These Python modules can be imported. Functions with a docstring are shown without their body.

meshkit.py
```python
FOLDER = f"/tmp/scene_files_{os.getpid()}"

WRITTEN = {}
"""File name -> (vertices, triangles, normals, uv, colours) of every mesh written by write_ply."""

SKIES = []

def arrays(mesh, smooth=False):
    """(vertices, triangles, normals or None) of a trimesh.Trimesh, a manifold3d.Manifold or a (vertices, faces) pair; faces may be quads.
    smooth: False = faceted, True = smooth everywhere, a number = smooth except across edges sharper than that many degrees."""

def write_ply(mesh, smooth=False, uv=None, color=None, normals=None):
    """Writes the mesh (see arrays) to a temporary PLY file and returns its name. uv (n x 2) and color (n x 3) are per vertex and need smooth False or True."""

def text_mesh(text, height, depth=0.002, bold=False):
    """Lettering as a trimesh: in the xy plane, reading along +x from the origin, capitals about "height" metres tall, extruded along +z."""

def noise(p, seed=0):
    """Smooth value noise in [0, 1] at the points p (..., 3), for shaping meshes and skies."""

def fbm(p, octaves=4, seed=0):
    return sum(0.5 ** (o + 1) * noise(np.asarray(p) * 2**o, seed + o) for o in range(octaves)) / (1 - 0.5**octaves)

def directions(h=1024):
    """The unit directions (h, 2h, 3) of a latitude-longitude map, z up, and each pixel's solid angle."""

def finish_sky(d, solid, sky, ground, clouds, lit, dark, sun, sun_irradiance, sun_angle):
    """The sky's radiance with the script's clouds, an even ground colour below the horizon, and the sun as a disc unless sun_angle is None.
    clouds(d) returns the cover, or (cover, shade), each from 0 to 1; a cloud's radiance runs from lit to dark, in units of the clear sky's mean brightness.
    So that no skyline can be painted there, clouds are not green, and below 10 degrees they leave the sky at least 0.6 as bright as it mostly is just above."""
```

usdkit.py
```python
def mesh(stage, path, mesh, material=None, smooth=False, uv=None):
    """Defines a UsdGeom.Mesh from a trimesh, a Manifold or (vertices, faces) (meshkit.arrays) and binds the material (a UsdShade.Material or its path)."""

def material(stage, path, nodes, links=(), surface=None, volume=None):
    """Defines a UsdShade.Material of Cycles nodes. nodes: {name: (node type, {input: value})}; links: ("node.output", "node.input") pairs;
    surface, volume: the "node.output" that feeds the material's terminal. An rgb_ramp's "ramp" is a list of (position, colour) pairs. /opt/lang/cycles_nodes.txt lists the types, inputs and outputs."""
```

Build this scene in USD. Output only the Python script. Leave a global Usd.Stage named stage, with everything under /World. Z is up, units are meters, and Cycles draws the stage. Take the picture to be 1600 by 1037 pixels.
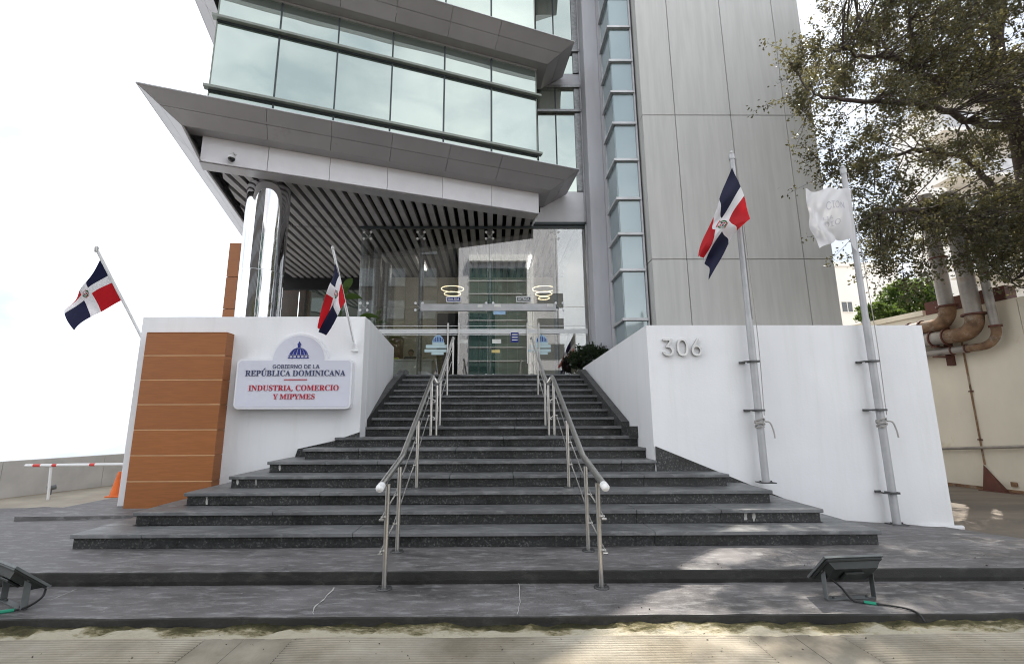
import math, random, glob
import numpy as np, trimesh, usdkit, meshkit
from pxr import Usd, UsdGeom, UsdLux, UsdShade, Gf, Sdf
from shapely.geometry import Polygon, box as sbox, Point, LineString
from shapely import affinity, union_all

rng = np.random.default_rng(7)
stage = Usd.Stage.CreateInMemory()
UsdGeom.SetStageUpAxis(stage, 'Z'); UsdGeom.SetStageMetersPerUnit(stage, 1.0)
world = UsdGeom.Xform.Define(stage, '/World'); stage.SetDefaultPrim(world.GetPrim())

# ------------------------------------------------------------------ camera, sky, sun, exposure
FPX, PX, PY = 730.227, 775.32, 518.5
EXPOSURE = 0.80
SUN_EL, SUN_AZ = math.radians(56), math.radians(46)
CAM = np.array([0, 0, 1.39992])
pt, yw, rl = np.radians([10.612261, 0.455792, -0.186298])
_f = np.array([math.sin(yw)*math.cos(pt), math.cos(yw)*math.cos(pt), math.sin(pt)])
_r = np.array([math.cos(yw), -math.sin(yw), 0]); _u = np.cross(_r, _f)
right = math.cos(rl)*_r + math.sin(rl)*_u; up = -math.sin(rl)*_r + math.cos(rl)*_u
RC = np.array([right, up, _f])
cam = UsdGeom.Camera.Define(stage, '/World/camera')
cam.CreateHorizontalApertureAttr(36.0); cam.CreateVerticalApertureAttr(36.0*663/1024)
cam.CreateFocalLengthAttr(36.0*FPX/1600)
cam.CreateHorizontalApertureOffsetAttr(36.0*(800-PX)/1600)
cam.CreateClippingRangeAttr(Gf.Vec2f(0.05, 5000))
cam.CreateExposureAttr(EXPOSURE)
cam.AddTransformOp().Set(Gf.Matrix4d(*[*right, 0, *up, 0, *(-_f), 0, *CAM, 1]))

sky_mat = usdkit.material(stage, '/World/Looks/sky_air', {
    'tc': ('texture_coordinate', {}),
    'sky': ('sky_texture', {'sky_type': 'single_scattering', 'sun_disc': False, 'sun_elevation': SUN_EL, 'sun_rotation': SUN_AZ, 'aerosol_density': 2.0}),
    'map': ('mapping', {'scale': (1.0, 1.0, 2.2)}),
    'n': ('noise_texture', {'scale': 1.7, 'detail': 6.0, 'roughness': 0.55}),
    'cover': ('rgb_ramp', {'ramp': [(0.30, (0.80, 0.80, 0.80)), (0.62, (1, 1, 1))]}),
    'n2': ('noise_texture', {'scale': 2.3, 'detail': 5.0, 'roughness': 0.55}),
    'tone': ('rgb_ramp', {'ramp': [(0.36, (5.4, 6.0, 6.8)), (0.64, (11.6, 11.8, 12.0))]}),
    'mix': ('mix', {'mix_type': 'mix'}),
    'bg': ('background_shader', {'strength': 0.10})},
    [('tc.generated', 'map.vector'), ('map.vector', 'n.vector'), ('map.vector', 'n2.vector'), ('n.fac', 'cover.fac'), ('n2.fac', 'tone.fac'),
     ('cover.color', 'mix.fac'), ('sky.color', 'mix.color1'), ('tone.color', 'mix.color2'), ('mix.color', 'bg.color')], surface='bg.background')
dome = UsdLux.DomeLight.Define(stage, '/World/sky')
UsdShade.MaterialBindingAPI.Apply(dome.GetPrim()).Bind(sky_mat)
dome.GetPrim().SetCustomDataByKey('kind', 'structure')
sun = UsdLux.DistantLight.Define(stage, '/World/sun')
sun.CreateNormalizeAttr(True); sun.CreateIntensityAttr(1.2); sun.CreateAngleAttr(0.55); sun.CreateColorAttr(Gf.Vec3f(1.0, 0.93, 0.83))
sun.AddRotateXYZOp().Set(Gf.Vec3f(math.degrees(math.pi/2-SUN_EL), 0, 180-math.degrees(SUN_AZ)))

# ------------------------------------------------------------------ helpers
taken = {}
def numbered(parent, name):
    k = taken.get((parent, name), 0); taken[(parent, name)] = k+1
    return name if k == 0 else f'{name}_{k:03d}'
ORIGIN = {}
def thing(name, label, cat, loc=(0, 0, 0), group=None):
    path = '/World/' + numbered('/World', name)
    x = UsdGeom.Xform.Define(stage, path); x.AddTranslateOp().Set(Gf.Vec3d(*map(float, loc)))
    p = x.GetPrim(); p.SetCustomDataByKey('label', label); p.SetCustomDataByKey('category', cat)
    if group: p.SetCustomDataByKey('group', group)
    ORIGIN[path] = np.array(loc, float)
    return path
def arr(m):
    if isinstance(m, MB): m = m.get()
    if hasattr(m, 'to_mesh'):
        q = m.to_mesh(); return np.asarray(q.vert_properties[:, :3], float), np.asarray(q.tri_verts, int)
    if isinstance(m, tuple): return np.asarray(m[0], float), np.asarray(m[1], int)
    return np.asarray(m.vertices, float), np.asarray(m.faces, int)
def part(parent, name, m, mat, smooth=False, label=None, kind=None):
    """One Mesh prim under PARENT; vertices are given in world coordinates."""
    path = parent + '/' + numbered(parent, name)
    v, f = arr(m)
    o = ORIGIN[parent]; ORIGIN[path] = o
    p = usdkit.mesh(stage, path, (v-o, f), mat, smooth=smooth).GetPrim()
    if label: p.SetCustomDataByKey('label', label)
    if kind: p.SetCustomDataByKey('kind', kind)
    return path
def single(name, m, mat, label=None, cat=None, kind=None, group=None, smooth=False):
    path = '/World/' + numbered('/World', name)
    p = usdkit.mesh(stage, path, arr(m), mat, smooth=smooth).GetPrim()
    for k, t in (('label', label), ('category', cat), ('kind', kind), ('group', group)):
        if t: p.SetCustomDataByKey(k, t)
    ORIGIN[path] = np.zeros(3)
    return path

HEX = np.array([[0,3,2,1],[4,5,6,7],[0,1,5,4],[1,2,6,5],[2,3,7,6],[3,0,4,7]])
class MB:
    """collects boxes, tubes and sheets into one mesh"""
    def __init__(s): s.v = []; s.f = []; s.n = 0
    def add(s, m):
        v, f = arr(m)
        if len(f) and f.shape[1] == 4: f = np.vstack([f[:, [0,1,2]], f[:, [0,2,3]]])
        s.v.append(v); s.f.append(f+s.n); s.n += len(v); return s
    def get(s): return np.vstack(s.v), np.vstack(s.f)
    def box(s, a, b, c=0.0): return s.add(cbox(a, b, c))
    def hexa(s, p): return s.add(hexa(p))
    def tube(s, pts, r, n=10, closed=False): return s.add(tube(pts, r, n, closed))
def hexa(p):
    return np.asarray(p, float), np.vstack([HEX[:, [0,1,2]], HEX[:, [0,2,3]]])
def cbox(a, b, c=0.0):
    """box from corner a to corner b, edges chamfered by c"""
    a, b = np.minimum(a, b).astype(float), np.maximum(a, b).astype(float)
    if c <= 0:
        x0,y0,z0 = a; x1,y1,z1 = b
        return hexa([[x0,y0,z0],[x1,y0,z0],[x1,y1,z0],[x0,y1,z0],[x0,y0,z1],[x1,y0,z1],[x1,y1,z1],[x0,y1,z1]])
    c = min(c, *(0.45*(b-a)))
    pts = []
    for sx in (0,1):
        for sy in (0,1):
            for sz in (0,1):
                k = np.array([sx,sy,sz]); q = np.where(k, b, a); d = np.where(k, -c, c)
                for ax in range(3):
                    e = q+d; e[ax] = q[ax]; pts.append(e)
    return CH.get_faces(np.array(pts))
class CH:
    faces = None
    @staticmethod
    def get_faces(pts):
        if CH.faces is None:
            t = []
            c = 0.2
            for sx in (0,1):
                for sy in (0,1):
                    for sz in (0,1):
                        k = np.array([sx,sy,sz])*1.0; d = np.where(k, -c, c)
                        for ax in range(3):
                            e = k+d; e[ax] = k[ax]; t.append(e)
            t = np.array(t); h = trimesh.Trimesh(t, process=False).convex_hull
            idx = [int(np.argmin(((t-p)**2).sum(1))) for p in h.vertices]
            CH.faces = np.array(idx)[h.faces]
        return pts, CH.faces
def frame_along(pts, closed=False):
    p = np.asarray(pts, float); n = len(p)
    if closed: t = np.roll(p, -1, 0)-np.roll(p, 1, 0)
    else:
        t = np.empty_like(p); t[1:-1] = p[2:]-p[:-2]; t[0] = p[1]-p[0]; t[-1] = p[-1]-p[-2]
    t /= np.linalg.norm(t, axis=1, keepdims=True)+1e-12
    a = np.array([0,0,1.0]) if abs(t[0][2]) < 0.9 else np.array([1.0,0,0])
    N = []
    for k in range(n):
        a = a-t[k]*(a@t[k]); a /= np.linalg.norm(a)+1e-12; N.append(a)
    N = np.array(N); return p, t, N, np.cross(t, N)
def tube(pts, r, n=10, closed=False):
    p, t, N, B = frame_along(pts, closed); r = np.broadcast_to(r, len(p))
    a = np.arange(n)/n*2*np.pi
    v = (p[:,None]+r[:,None,None]*(np.cos(a)[None,:,None]*N[:,None]+np.sin(a)[None,:,None]*B[:,None])).reshape(-1,3)
    f = []; m = len(p)
    for k in range(m if closed else m-1):
        k2 = (k+1) % m
        for j in range(n):
            j2 = (j+1) % n
            f += [[k*n+j, k*n+j2, k2*n+j2], [k*n+j, k2*n+j2, k2*n+j]]
    if not closed:
        v = np.vstack([v, p[0], p[-1]])
        for j in range(n):
            j2 = (j+1) % n
            f += [[len(v)-2, j2, j], [len(v)-1, (m-1)*n+j, (m-1)*n+j2]]
    return v, np.array(f)
def cyl(a, b, r, n=16): return tube([a, b], r, n)
def lathe(profile, center, n=24):
    """profile: (radius, z) pairs turned about the vertical through center"""
    a = np.arange(n)/n*2*np.pi; pr = np.array(profile, float); v = []
    for r, z in pr: v += [[center[0]+r*math.cos(t), center[1]+r*math.sin(t), center[2]+z] for t in a]
    f = []
    for k in range(len(pr)-1):
        for j in range(n):
            j2 = (j+1) % n
            f += [[k*n+j, k*n+j2, (k+1)*n+j2], [k*n+j, (k+1)*n+j2, (k+1)*n+j]]
    return np.array(v), np.array(f)
def slab(q, thick, gap=0.0, normal=None):
    """a flat plate on the quad q (4 points), shrunk by gap, thickened away from NORMAL"""
    q = np.asarray(q, float)
    e1 = (q[1]-q[0])/np.linalg.norm(q[1]-q[0]); e2 = (q[3]-q[0])/np.linalg.norm(q[3]-q[0])
    if gap:
        d1 = (q[2]-q[3])/np.linalg.norm(q[2]-q[3]); d2 = (q[2]-q[1])/np.linalg.norm(q[2]-q[1])
        q = np.array([q[0]+gap*(e1+e2), q[1]+gap*(-e1+d2), q[2]-gap*(d1+d2), q[3]+gap*(d1-e2)])
    n = np.cross(e1, e2); n /= np.linalg.norm(n)
    if normal is not None and n@np.asarray(normal) < 0: n = -n
    b = q-n*thick
    m = trimesh.Trimesh(*hexa(np.vstack([b, q])), process=False); m.fix_normals()
    return np.array(m.vertices), np.array(m.faces)
def prism(poly, z0, z1):
    m = trimesh.creation.extrude_polygon(Polygon(poly) if not hasattr(poly, 'exterior') else poly, z1-z0, engine='earcut')
    m.apply_translation([0,0,z0]); return m
def extrude_xz(poly, y0, y1):
    """polygon in x,z extruded along y from y0 to y1"""
    m = trimesh.creation.extrude_polygon(poly if hasattr(poly, 'geom_type') else Polygon(poly), abs(y1-y0), engine='earcut')
    v = np.array(m.vertices); w = np.c_[v[:,0], max(y0,y1)-v[:,2], v[:,1]]
    return w, np.array(m.faces)
def sheet(x, y, zfun):
    X, Y = np.meshgrid(x, y); Z = zfun(X, Y); nx, ny = len(x), len(y)
    v = np.c_[X.ravel(), Y.ravel(), Z.ravel()]; i = np.arange(nx*ny).reshape(ny, nx)
    q = np.c_[i[:-1,:-1].ravel(), i[:-1,1:].ravel(), i[1:,1:].ravel(), i[1:,:-1].ravel()]
    return v, np.vstack([q[:,[0,1,2]], q[:,[0,2,3]]])
def ray(x, y): return RC.T@np.array([(x-PX)/FPX, -(y-PY)/FPX, 1.0])
def at(x, y, Y):
    """the point at depth Y metres that the photograph shows at pixel x, y"""
    d = ray(x, y); return CAM+d*(Y/d[1])
def atz(x, y, z):
    d = ray(x, y); return CAM+d*((z-CAM[2])/d[2])
def proj(p):
    a = (np.asarray(p)-CAM)@RC.T; return PX+FPX*a[...,0]/a[...,2], PY-FPX*a[...,1]/a[...,2]
def text2d(text, serif=False, bold=False):
    """shapely outline of lettering, baseline at y=0, capitals 1 high"""
    from PIL import Image, ImageDraw, ImageFont
    fonts = glob.glob('/opt/blender-*/*/datafiles/fonts/' + ('NotoSansMath-Regular.woff2' if serif else 'Inter.woff2')) or glob.glob('/opt/blender-*/*/datafiles/fonts/Inter.woff2')
    acute = []
    if serif:
        t2 = ''
        for ch in text:
            if ch == 'Ú': acute.append(len(t2)); ch = 'U'
            t2 += chr(0x1d400+ord(ch)-65) if 'A' <= ch <= 'Z' else ch
        text = t2
    font = ImageFont.truetype(fonts[0], 96)
    x0, y0, x1, y1 = font.getbbox(text, anchor='ls', stroke_width=2*bold)
    im = Image.new('L', (x1-x0+8, y1-y0+40)); dr = ImageDraw.Draw(im)
    dr.text((4-x0, 34-y0), text, 255, font, anchor='ls', stroke_width=2*bold)
    for k in acute:
        ax = 4-x0+font.getlength(text[:k])+0.5*font.getlength(text[k]); by = 34-y0-72
        dr.polygon([(ax-9, by), (ax+1, by), (ax+17, by-19), (ax+4, by-19)], fill=255)
    on = np.pad(np.asarray(im) > 127, ((0,0),(1,1))).astype(np.int8)
    rows, st = np.nonzero(np.diff(on, axis=1) == 1); en = np.nonzero(np.diff(on, axis=1) == -1)[1]
    import shapely
    sh = union_all(shapely.box(st, -rows-1, en, -rows)).buffer(0.7).buffer(-0.7).simplify(0.7)
    return affinity.scale(affinity.translate(sh, 0, 34-y0), 1/68, 1/68, origin=(0,0))
def polys(sh): return [g for g in getattr(sh, 'geoms', [sh]) if g.area > 1e-9]
def fit_text(text, x0, x1, z0, capheight, serif=False, bold=False):
    s = text2d(text, serif, bold); a = s.bounds
    return affinity.affine_transform(s, [(x1-x0)/(a[2]-a[0]), 0, 0, capheight, x0-a[0]*(x1-x0)/(a[2]-a[0]), z0])
def sheet_xz(sh, y0, y1):
    b = MB()
    for g in polys(sh): b.add(extrude_xz(g, y0, y1))
    return b

# ------------------------------------------------------------------ materials
def mat(name, color, rough=0.5, metal=0.0, var=0.12, scale=2.5, bump=0.0, bscale=60.0, stretch=(1,1,1), piece=0.0, spec=0.5, fine=0.0, dirt=None):
    """principled with noise in its colour, optional per-piece variation, fine relief and dirt (colour, amount)"""
    c = np.array(color, float)
    nodes = {'g': ('geometry', {}), 'm': ('mapping', {'scale': stretch}), 'n': ('noise_texture', {'scale': scale, 'detail': 6.0, 'roughness': 0.6}),
             'r': ('rgb_ramp', {'ramp': [(0.36, tuple(c*(1-var))), (0.64, tuple(np.minimum(c*(1+var), 0.95)))]}),
             'p': ('principled_bsdf', {'roughness': rough, 'metallic': metal, 'specular_ior_level': spec})}
    links = [('g.position', 'm.vector'), ('m.vector', 'n.vector'), ('n.fac', 'r.fac')]
    out = 'r.color'
    if piece:
        nodes.update({'oi': ('object_info', {}), 'pr': ('rgb_ramp', {'ramp': [(0, (1-piece,)*3), (1, (1+piece,)*3)]}), 'pm': ('mix', {'mix_type': 'multiply', 'fac': 1.0})})
        links += [('oi.random', 'pr.fac'), (out, 'pm.color1'), ('pr.color', 'pm.color2')]; out = 'pm.color'
    if dirt:
        nodes.update({'dn': ('noise_texture', {'scale': dirt[2], 'detail': 8.0, 'roughness': 0.7}), 'dr': ('rgb_ramp', {'ramp': [(dirt[3], (0,0,0)), (min(dirt[3]+0.14, 1), (dirt[1],)*3)]}),
                      'dm': ('mix', {'mix_type': 'mix', 'color2': dirt[0]})})
        links += [('m.vector', 'dn.vector'), ('dn.fac', 'dr.fac'), ('dr.color', 'dm.fac'), (out, 'dm.color1')]; out = 'dm.color'
    links.append((out, 'p.base_color'))
    if bump:
        nodes.update({'bn': ('noise_texture', {'scale': bscale, 'detail': 4.0}), 'b': ('bump', {'strength': bump, 'distance': 0.01})})
        links += [('m.vector', 'bn.vector'), ('bn.fac', 'b.height'), ('b.normal', 'p.normal')]
    return usdkit.material(stage, '/World/Looks/'+name, nodes, links, surface='p.BSDF')
def granite(name, base, fleck, top, rough):
    return usdkit.material(stage, '/World/Looks/'+name, {
        'g': ('geometry', {}), 'v': ('voronoi_texture', {'scale': 60.0, 'randomness': 1.0}), 'rv': ('rgb_ramp', {'ramp': [(0.0, base), (0.55, base), (0.80, fleck), (0.97, top)]}), 'sv': ('separate_color', {}),
        'n': ('noise_texture', {'scale': 60.0, 'detail': 6.0, 'roughness': 0.7}), 'rn': ('rgb_ramp', {'ramp': [(0.35, (0.55,)*3), (0.65, (1.5,)*3)]}),
        'n2': ('noise_texture', {'scale': 2.1, 'detail': 7.0, 'roughness': 0.68}), 'r2': ('rgb_ramp', {'ramp': [(0.36, (0.60,)*3), (0.64, (1.5,)*3)]}),
        'oi': ('object_info', {}), 'pr': ('rgb_ramp', {'ramp': [(0, (0.82,)*3), (1, (1.18,)*3)]}),
        'm': ('mix', {'mix_type': 'multiply', 'fac': 1.0}), 'm2': ('mix', {'mix_type': 'multiply', 'fac': 1.0}), 'm3': ('mix', {'mix_type': 'multiply', 'fac': 1.0}), 'rr': ('map_range', {'from_min': 0.35, 'from_max': 0.65, 'to_min': rough-0.12, 'to_max': rough+0.18}),
        'p': ('principled_bsdf', {})},
        [('g.position', 'v.vector'), ('v.color', 'sv.color'), ('sv.r', 'rv.fac'), ('g.position', 'n.vector'), ('n.fac', 'rn.fac'), ('rv.color', 'm.color1'), ('rn.color', 'm.color2'), ('g.position', 'n2.vector'), ('n2.fac', 'r2.fac'), ('oi.random', 'pr.fac'),
         ('m.color', 'm2.color1'), ('r2.color', 'm2.color2'), ('m2.color', 'm3.color1'), ('pr.color', 'm3.color2'), ('m3.color', 'p.base_color'), ('n2.fac', 'rr.value'), ('rr.result', 'p.roughness')], surface='p.BSDF')
def glassy(name, tint, refl, ior=1.5, body=None, rough=0.0):
    """a pane: clear (or a body colour) mixed with a mirror reflection by fresnel plus a floor"""
    nodes = {'t': (('transparent_bsdf', {'color': tint}) if body is None else ('principled_bsdf', {'base_color': body, 'roughness': 0.3})),
             'gl': ('glossy_bsdf', {'color': (1,1,1) if body is None else tint, 'roughness': rough}),
             'fr': ('fresnel', {'IOR': ior}), 'ad': ('math', {'math_type': 'multiply_add', 'value2': 1-refl, 'value3': refl, 'use_clamp': True}), 'mx': ('mix_closure', {})}
    return usdkit.material(stage, '/World/Looks/'+name, nodes, [('fr.fac', 'ad.value1'), ('ad.value', 'mx.fac'), ('t.BSDF', 'mx.closure1'), ('gl.BSDF', 'mx.closure2')], surface='mx.closure')
def wavy(name, tint, refl, ior, body):
    return usdkit.material(stage, '/World/Looks/'+name, {
        'g': ('geometry', {}), 'oi': ('object_info', {}), 'ofs': ('vector_math', {'math_type': 'scale', 'scale': 1.0}), 'cx': ('combine_xyz', {}), 'ml': ('math', {'math_type': 'multiply', 'value2': 37.0}), 'ad2': ('vector_math', {'math_type': 'add'}),
        'n': ('noise_texture', {'scale': 0.55, 'detail': 1.0}), 'b': ('bump', {'strength': 0.5, 'distance': 0.035}), 'pr': ('rgb_ramp', {'ramp': [(0, tuple(np.array(tint)*0.93)), (1, tuple(np.minimum(np.array(tint)*1.05, 1)))]}),
        't': ('principled_bsdf', {'base_color': body, 'roughness': 0.3}), 'gl': ('glossy_bsdf', {'roughness': 0.0}), 'fr': ('fresnel', {'IOR': ior}), 'ad': ('math', {'math_type': 'multiply_add', 'value2': 1-refl, 'value3': refl, 'use_clamp': True}), 'mx': ('mix_closure', {})},
        [('oi.random','ml.value1'),('ml.value','cx.x'),('g.position','ad2.vector1'),('cx.vector','ad2.vector2'),('ad2.vector','n.vector'),('n.fac','b.height'),('b.normal','gl.normal'),('oi.random','pr.fac'),('pr.color','gl.color'),
         ('fr.fac','ad.value1'),('ad.value','mx.fac'),('t.BSDF','mx.closure1'),('gl.BSDF','mx.closure2')], surface='mx.closure')
def emit(name, color, s):
    return usdkit.material(stage, '/World/Looks/'+name, {'e': ('emission', {'color': color, 'strength': s})}, [], surface='e.emission')
def leafy(name, c, trans, spread=0.5):
    c = np.array(c)
    return usdkit.material(stage, '/World/Looks/'+name, {
        'g': ('geometry', {}), 'r': ('rgb_ramp', {'ramp': [(0, tuple(c*(1-spread))), (0.6, tuple(c)), (1, tuple(c*(1+spread)*np.array([1.25,1.05,0.7])))]}),
        'd': ('principled_bsdf', {'roughness': 0.33}), 't': ('translucent_bsdf', {'color': trans}), 'm': ('mix_closure', {'fac': 0.42})},
        [('g.random_per_island', 'r.fac'), ('r.color', 'd.base_color'), ('d.BSDF', 'm.closure1'), ('t.BSDF', 'm.closure2')], surface='m.closure')
def cloth(name, c):
    return usdkit.material(stage, '/World/Looks/'+name, {'d': ('principled_bsdf', {'base_color': c, 'roughness': 0.75}), 't': ('translucent_bsdf', {'color': c}), 'm': ('mix_closure', {'fac': 0.42})},
        [('d.BSDF', 'm.closure1'), ('t.BSDF', 'm.closure2')], surface='m.closure')

M = {}
M['white'] = usdkit.material(stage, '/World/Looks/white_paint', {
    'g': ('geometry', {}), 'm': ('mapping', {'scale': (2.6,2.6,0.22)}), 'n': ('noise_texture', {'scale': 1.6, 'detail': 8.0, 'roughness': 0.7}), 'r': ('rgb_ramp', {'ramp': [(0.34, (0.735,0.733,0.735)), (0.5, (0.765,0.765,0.778)), (0.7, (0.775,0.775,0.788))]}),
    'n1': ('noise_texture', {'scale': 0.9, 'detail': 6.0}), 'r1': ('rgb_ramp', {'ramp': [(0.38, (0.95,0.95,0.955)), (0.6, (1,1,1))]}), 'x1': ('mix', {'mix_type': 'multiply', 'fac': 1.0}),
    'sp': ('separate_xyz', {}), 'z': ('map_range', {'from_min': -0.25, 'from_max': 0.45, 'to_min': 0.30, 'to_max': 0.0}), 'n2': ('noise_texture', {'scale': 6.0, 'detail': 7.0, 'roughness': 0.7}), 'zm': ('math', {'math_type': 'multiply', 'use_clamp': True}),
    'x2': ('mix', {'mix_type': 'mix', 'color2': (0.36,0.33,0.30)}), 'n3': ('noise_texture', {'scale': 28.0, 'detail': 3.0}), 'b': ('bump', {'strength': 0.14, 'distance': 0.01}), 'p': ('principled_bsdf', {'roughness': 0.62, 'specular_ior_level': 0.4})},
    [('g.position','m.vector'),('m.vector','n.vector'),('n.fac','r.fac'),('g.position','n1.vector'),('n1.fac','r1.fac'),('r.color','x1.color1'),('r1.color','x1.color2'),('g.position','sp.vector'),('sp.z','z.value'),('g.position','n2.vector'),('z.result','zm.value1'),('n2.fac','zm.value2'),
     ('x1.color','x2.color1'),('zm.value','x2.fac'),('x2.color','p.base_color'),('g.position','n3.vector'),('n3.fac','b.height'),('b.normal','p.normal')], surface='p.BSDF')
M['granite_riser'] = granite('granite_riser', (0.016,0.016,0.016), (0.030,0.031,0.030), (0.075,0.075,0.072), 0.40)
def worn(name, base, dark, light, r0=0.45, r1=0.75):
    """painted concrete: blotches, pale dry scuffs, small chips, fine pores"""
    b = np.array(base)
    return usdkit.material(stage, '/World/Looks/'+name, {
        'g': ('geometry', {}), 'm1': ('mapping', {'scale': (0.55,1.3,1.0)}), 'n1': ('noise_texture', {'scale': 1.7, 'detail': 8.0, 'roughness': 0.68}),
        'r1': ('rgb_ramp', {'ramp': [(0.34, tuple(dark)), (0.5, tuple(b)), (0.66, tuple(b*1.45))]}),
        'm2': ('mapping', {'scale': (1.3,4.2,3.0)}), 'n2': ('noise_texture', {'scale': 3.2, 'detail': 9.0, 'roughness': 0.74}), 'r2': ('rgb_ramp', {'ramp': [(0.50, (0,0,0)), (0.66, (0.7,)*3)]}),
        'x2': ('mix', {'mix_type': 'mix', 'color2': tuple(light)}), 'n3': ('noise_texture', {'scale': 21.0, 'detail': 4.0, 'roughness': 0.6}), 'r3': ('rgb_ramp', {'ramp': [(0.70, (0,0,0)), (0.74, (0.75,)*3)]}),
        'x3': ('mix', {'mix_type': 'mix', 'color2': tuple(np.array(light)*1.25)}), 'n4': ('noise_texture', {'scale': 90.0, 'detail': 3.0}), 'bm': ('bump', {'strength': 0.35, 'distance': 0.006}),
        'rr': ('map_range', {'from_min': 0.35, 'from_max': 0.65, 'to_min': r0, 'to_max': r1}), 'p': ('principled_bsdf', {'specular_ior_level': 0.45})},
        [('g.position','m1.vector'),('m1.vector','n1.vector'),('n1.fac','r1.fac'),('g.position','m2.vector'),('m2.vector','n2.vector'),('n2.fac','r2.fac'),('r1.color','x2.color1'),('r2.color','x2.fac'),
         ('g.position','n3.vector'),('n3.fac','r3.fac'),('x2.color','x3.color1'),('r3.color','x3.fac'),('x3.color','p.base_color'),('g.position','n4.vector'),('n4.fac','bm.height'),('bm.normal','p.normal'),('n1.fac','rr.value'),('rr.result','p.roughness')], surface='p.BSDF')
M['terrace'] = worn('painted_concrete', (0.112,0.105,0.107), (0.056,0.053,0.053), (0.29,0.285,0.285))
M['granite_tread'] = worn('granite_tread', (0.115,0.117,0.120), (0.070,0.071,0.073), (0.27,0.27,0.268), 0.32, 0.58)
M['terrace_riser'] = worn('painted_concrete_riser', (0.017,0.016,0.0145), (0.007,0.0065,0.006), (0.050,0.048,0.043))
M['street'] = usdkit.material(stage, '/World/Looks/street_concrete', {
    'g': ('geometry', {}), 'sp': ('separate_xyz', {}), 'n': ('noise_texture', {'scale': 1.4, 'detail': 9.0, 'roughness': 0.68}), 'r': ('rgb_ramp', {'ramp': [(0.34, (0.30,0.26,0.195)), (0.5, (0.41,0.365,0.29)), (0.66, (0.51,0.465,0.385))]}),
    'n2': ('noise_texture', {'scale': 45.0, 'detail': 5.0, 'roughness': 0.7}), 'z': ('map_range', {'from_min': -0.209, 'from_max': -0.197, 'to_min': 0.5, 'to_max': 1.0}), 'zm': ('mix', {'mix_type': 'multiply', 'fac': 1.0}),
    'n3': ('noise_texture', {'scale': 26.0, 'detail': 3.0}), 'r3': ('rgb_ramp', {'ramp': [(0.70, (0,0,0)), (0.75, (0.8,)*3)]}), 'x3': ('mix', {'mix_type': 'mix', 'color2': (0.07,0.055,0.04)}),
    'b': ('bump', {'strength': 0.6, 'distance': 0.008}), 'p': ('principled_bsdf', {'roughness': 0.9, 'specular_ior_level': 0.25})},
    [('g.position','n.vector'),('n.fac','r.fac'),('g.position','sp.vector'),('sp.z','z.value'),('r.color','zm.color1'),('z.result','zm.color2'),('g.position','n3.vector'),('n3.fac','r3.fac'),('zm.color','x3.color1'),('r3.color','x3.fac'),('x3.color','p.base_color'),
     ('g.position','n2.vector'),('n2.fac','b.height'),('b.normal','p.normal')], surface='p.BSDF')
M['ground'] = mat('bare_ground', (0.26,0.22,0.17), 0.9, var=0.25, scale=0.3)
M['drive_left'] = mat('driveway_concrete', (0.36,0.32,0.26), 0.85, var=0.15, scale=1.5, bump=0.2, bscale=50)
M['drive_right'] = mat('worn_driveway', (0.15,0.125,0.10), 0.8, var=0.3, scale=0.8, stretch=(0.5,2.0,1), bump=0.3, bscale=30, dirt=((0.27,0.24,0.20), 0.6, 2.0, 0.58))
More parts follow.
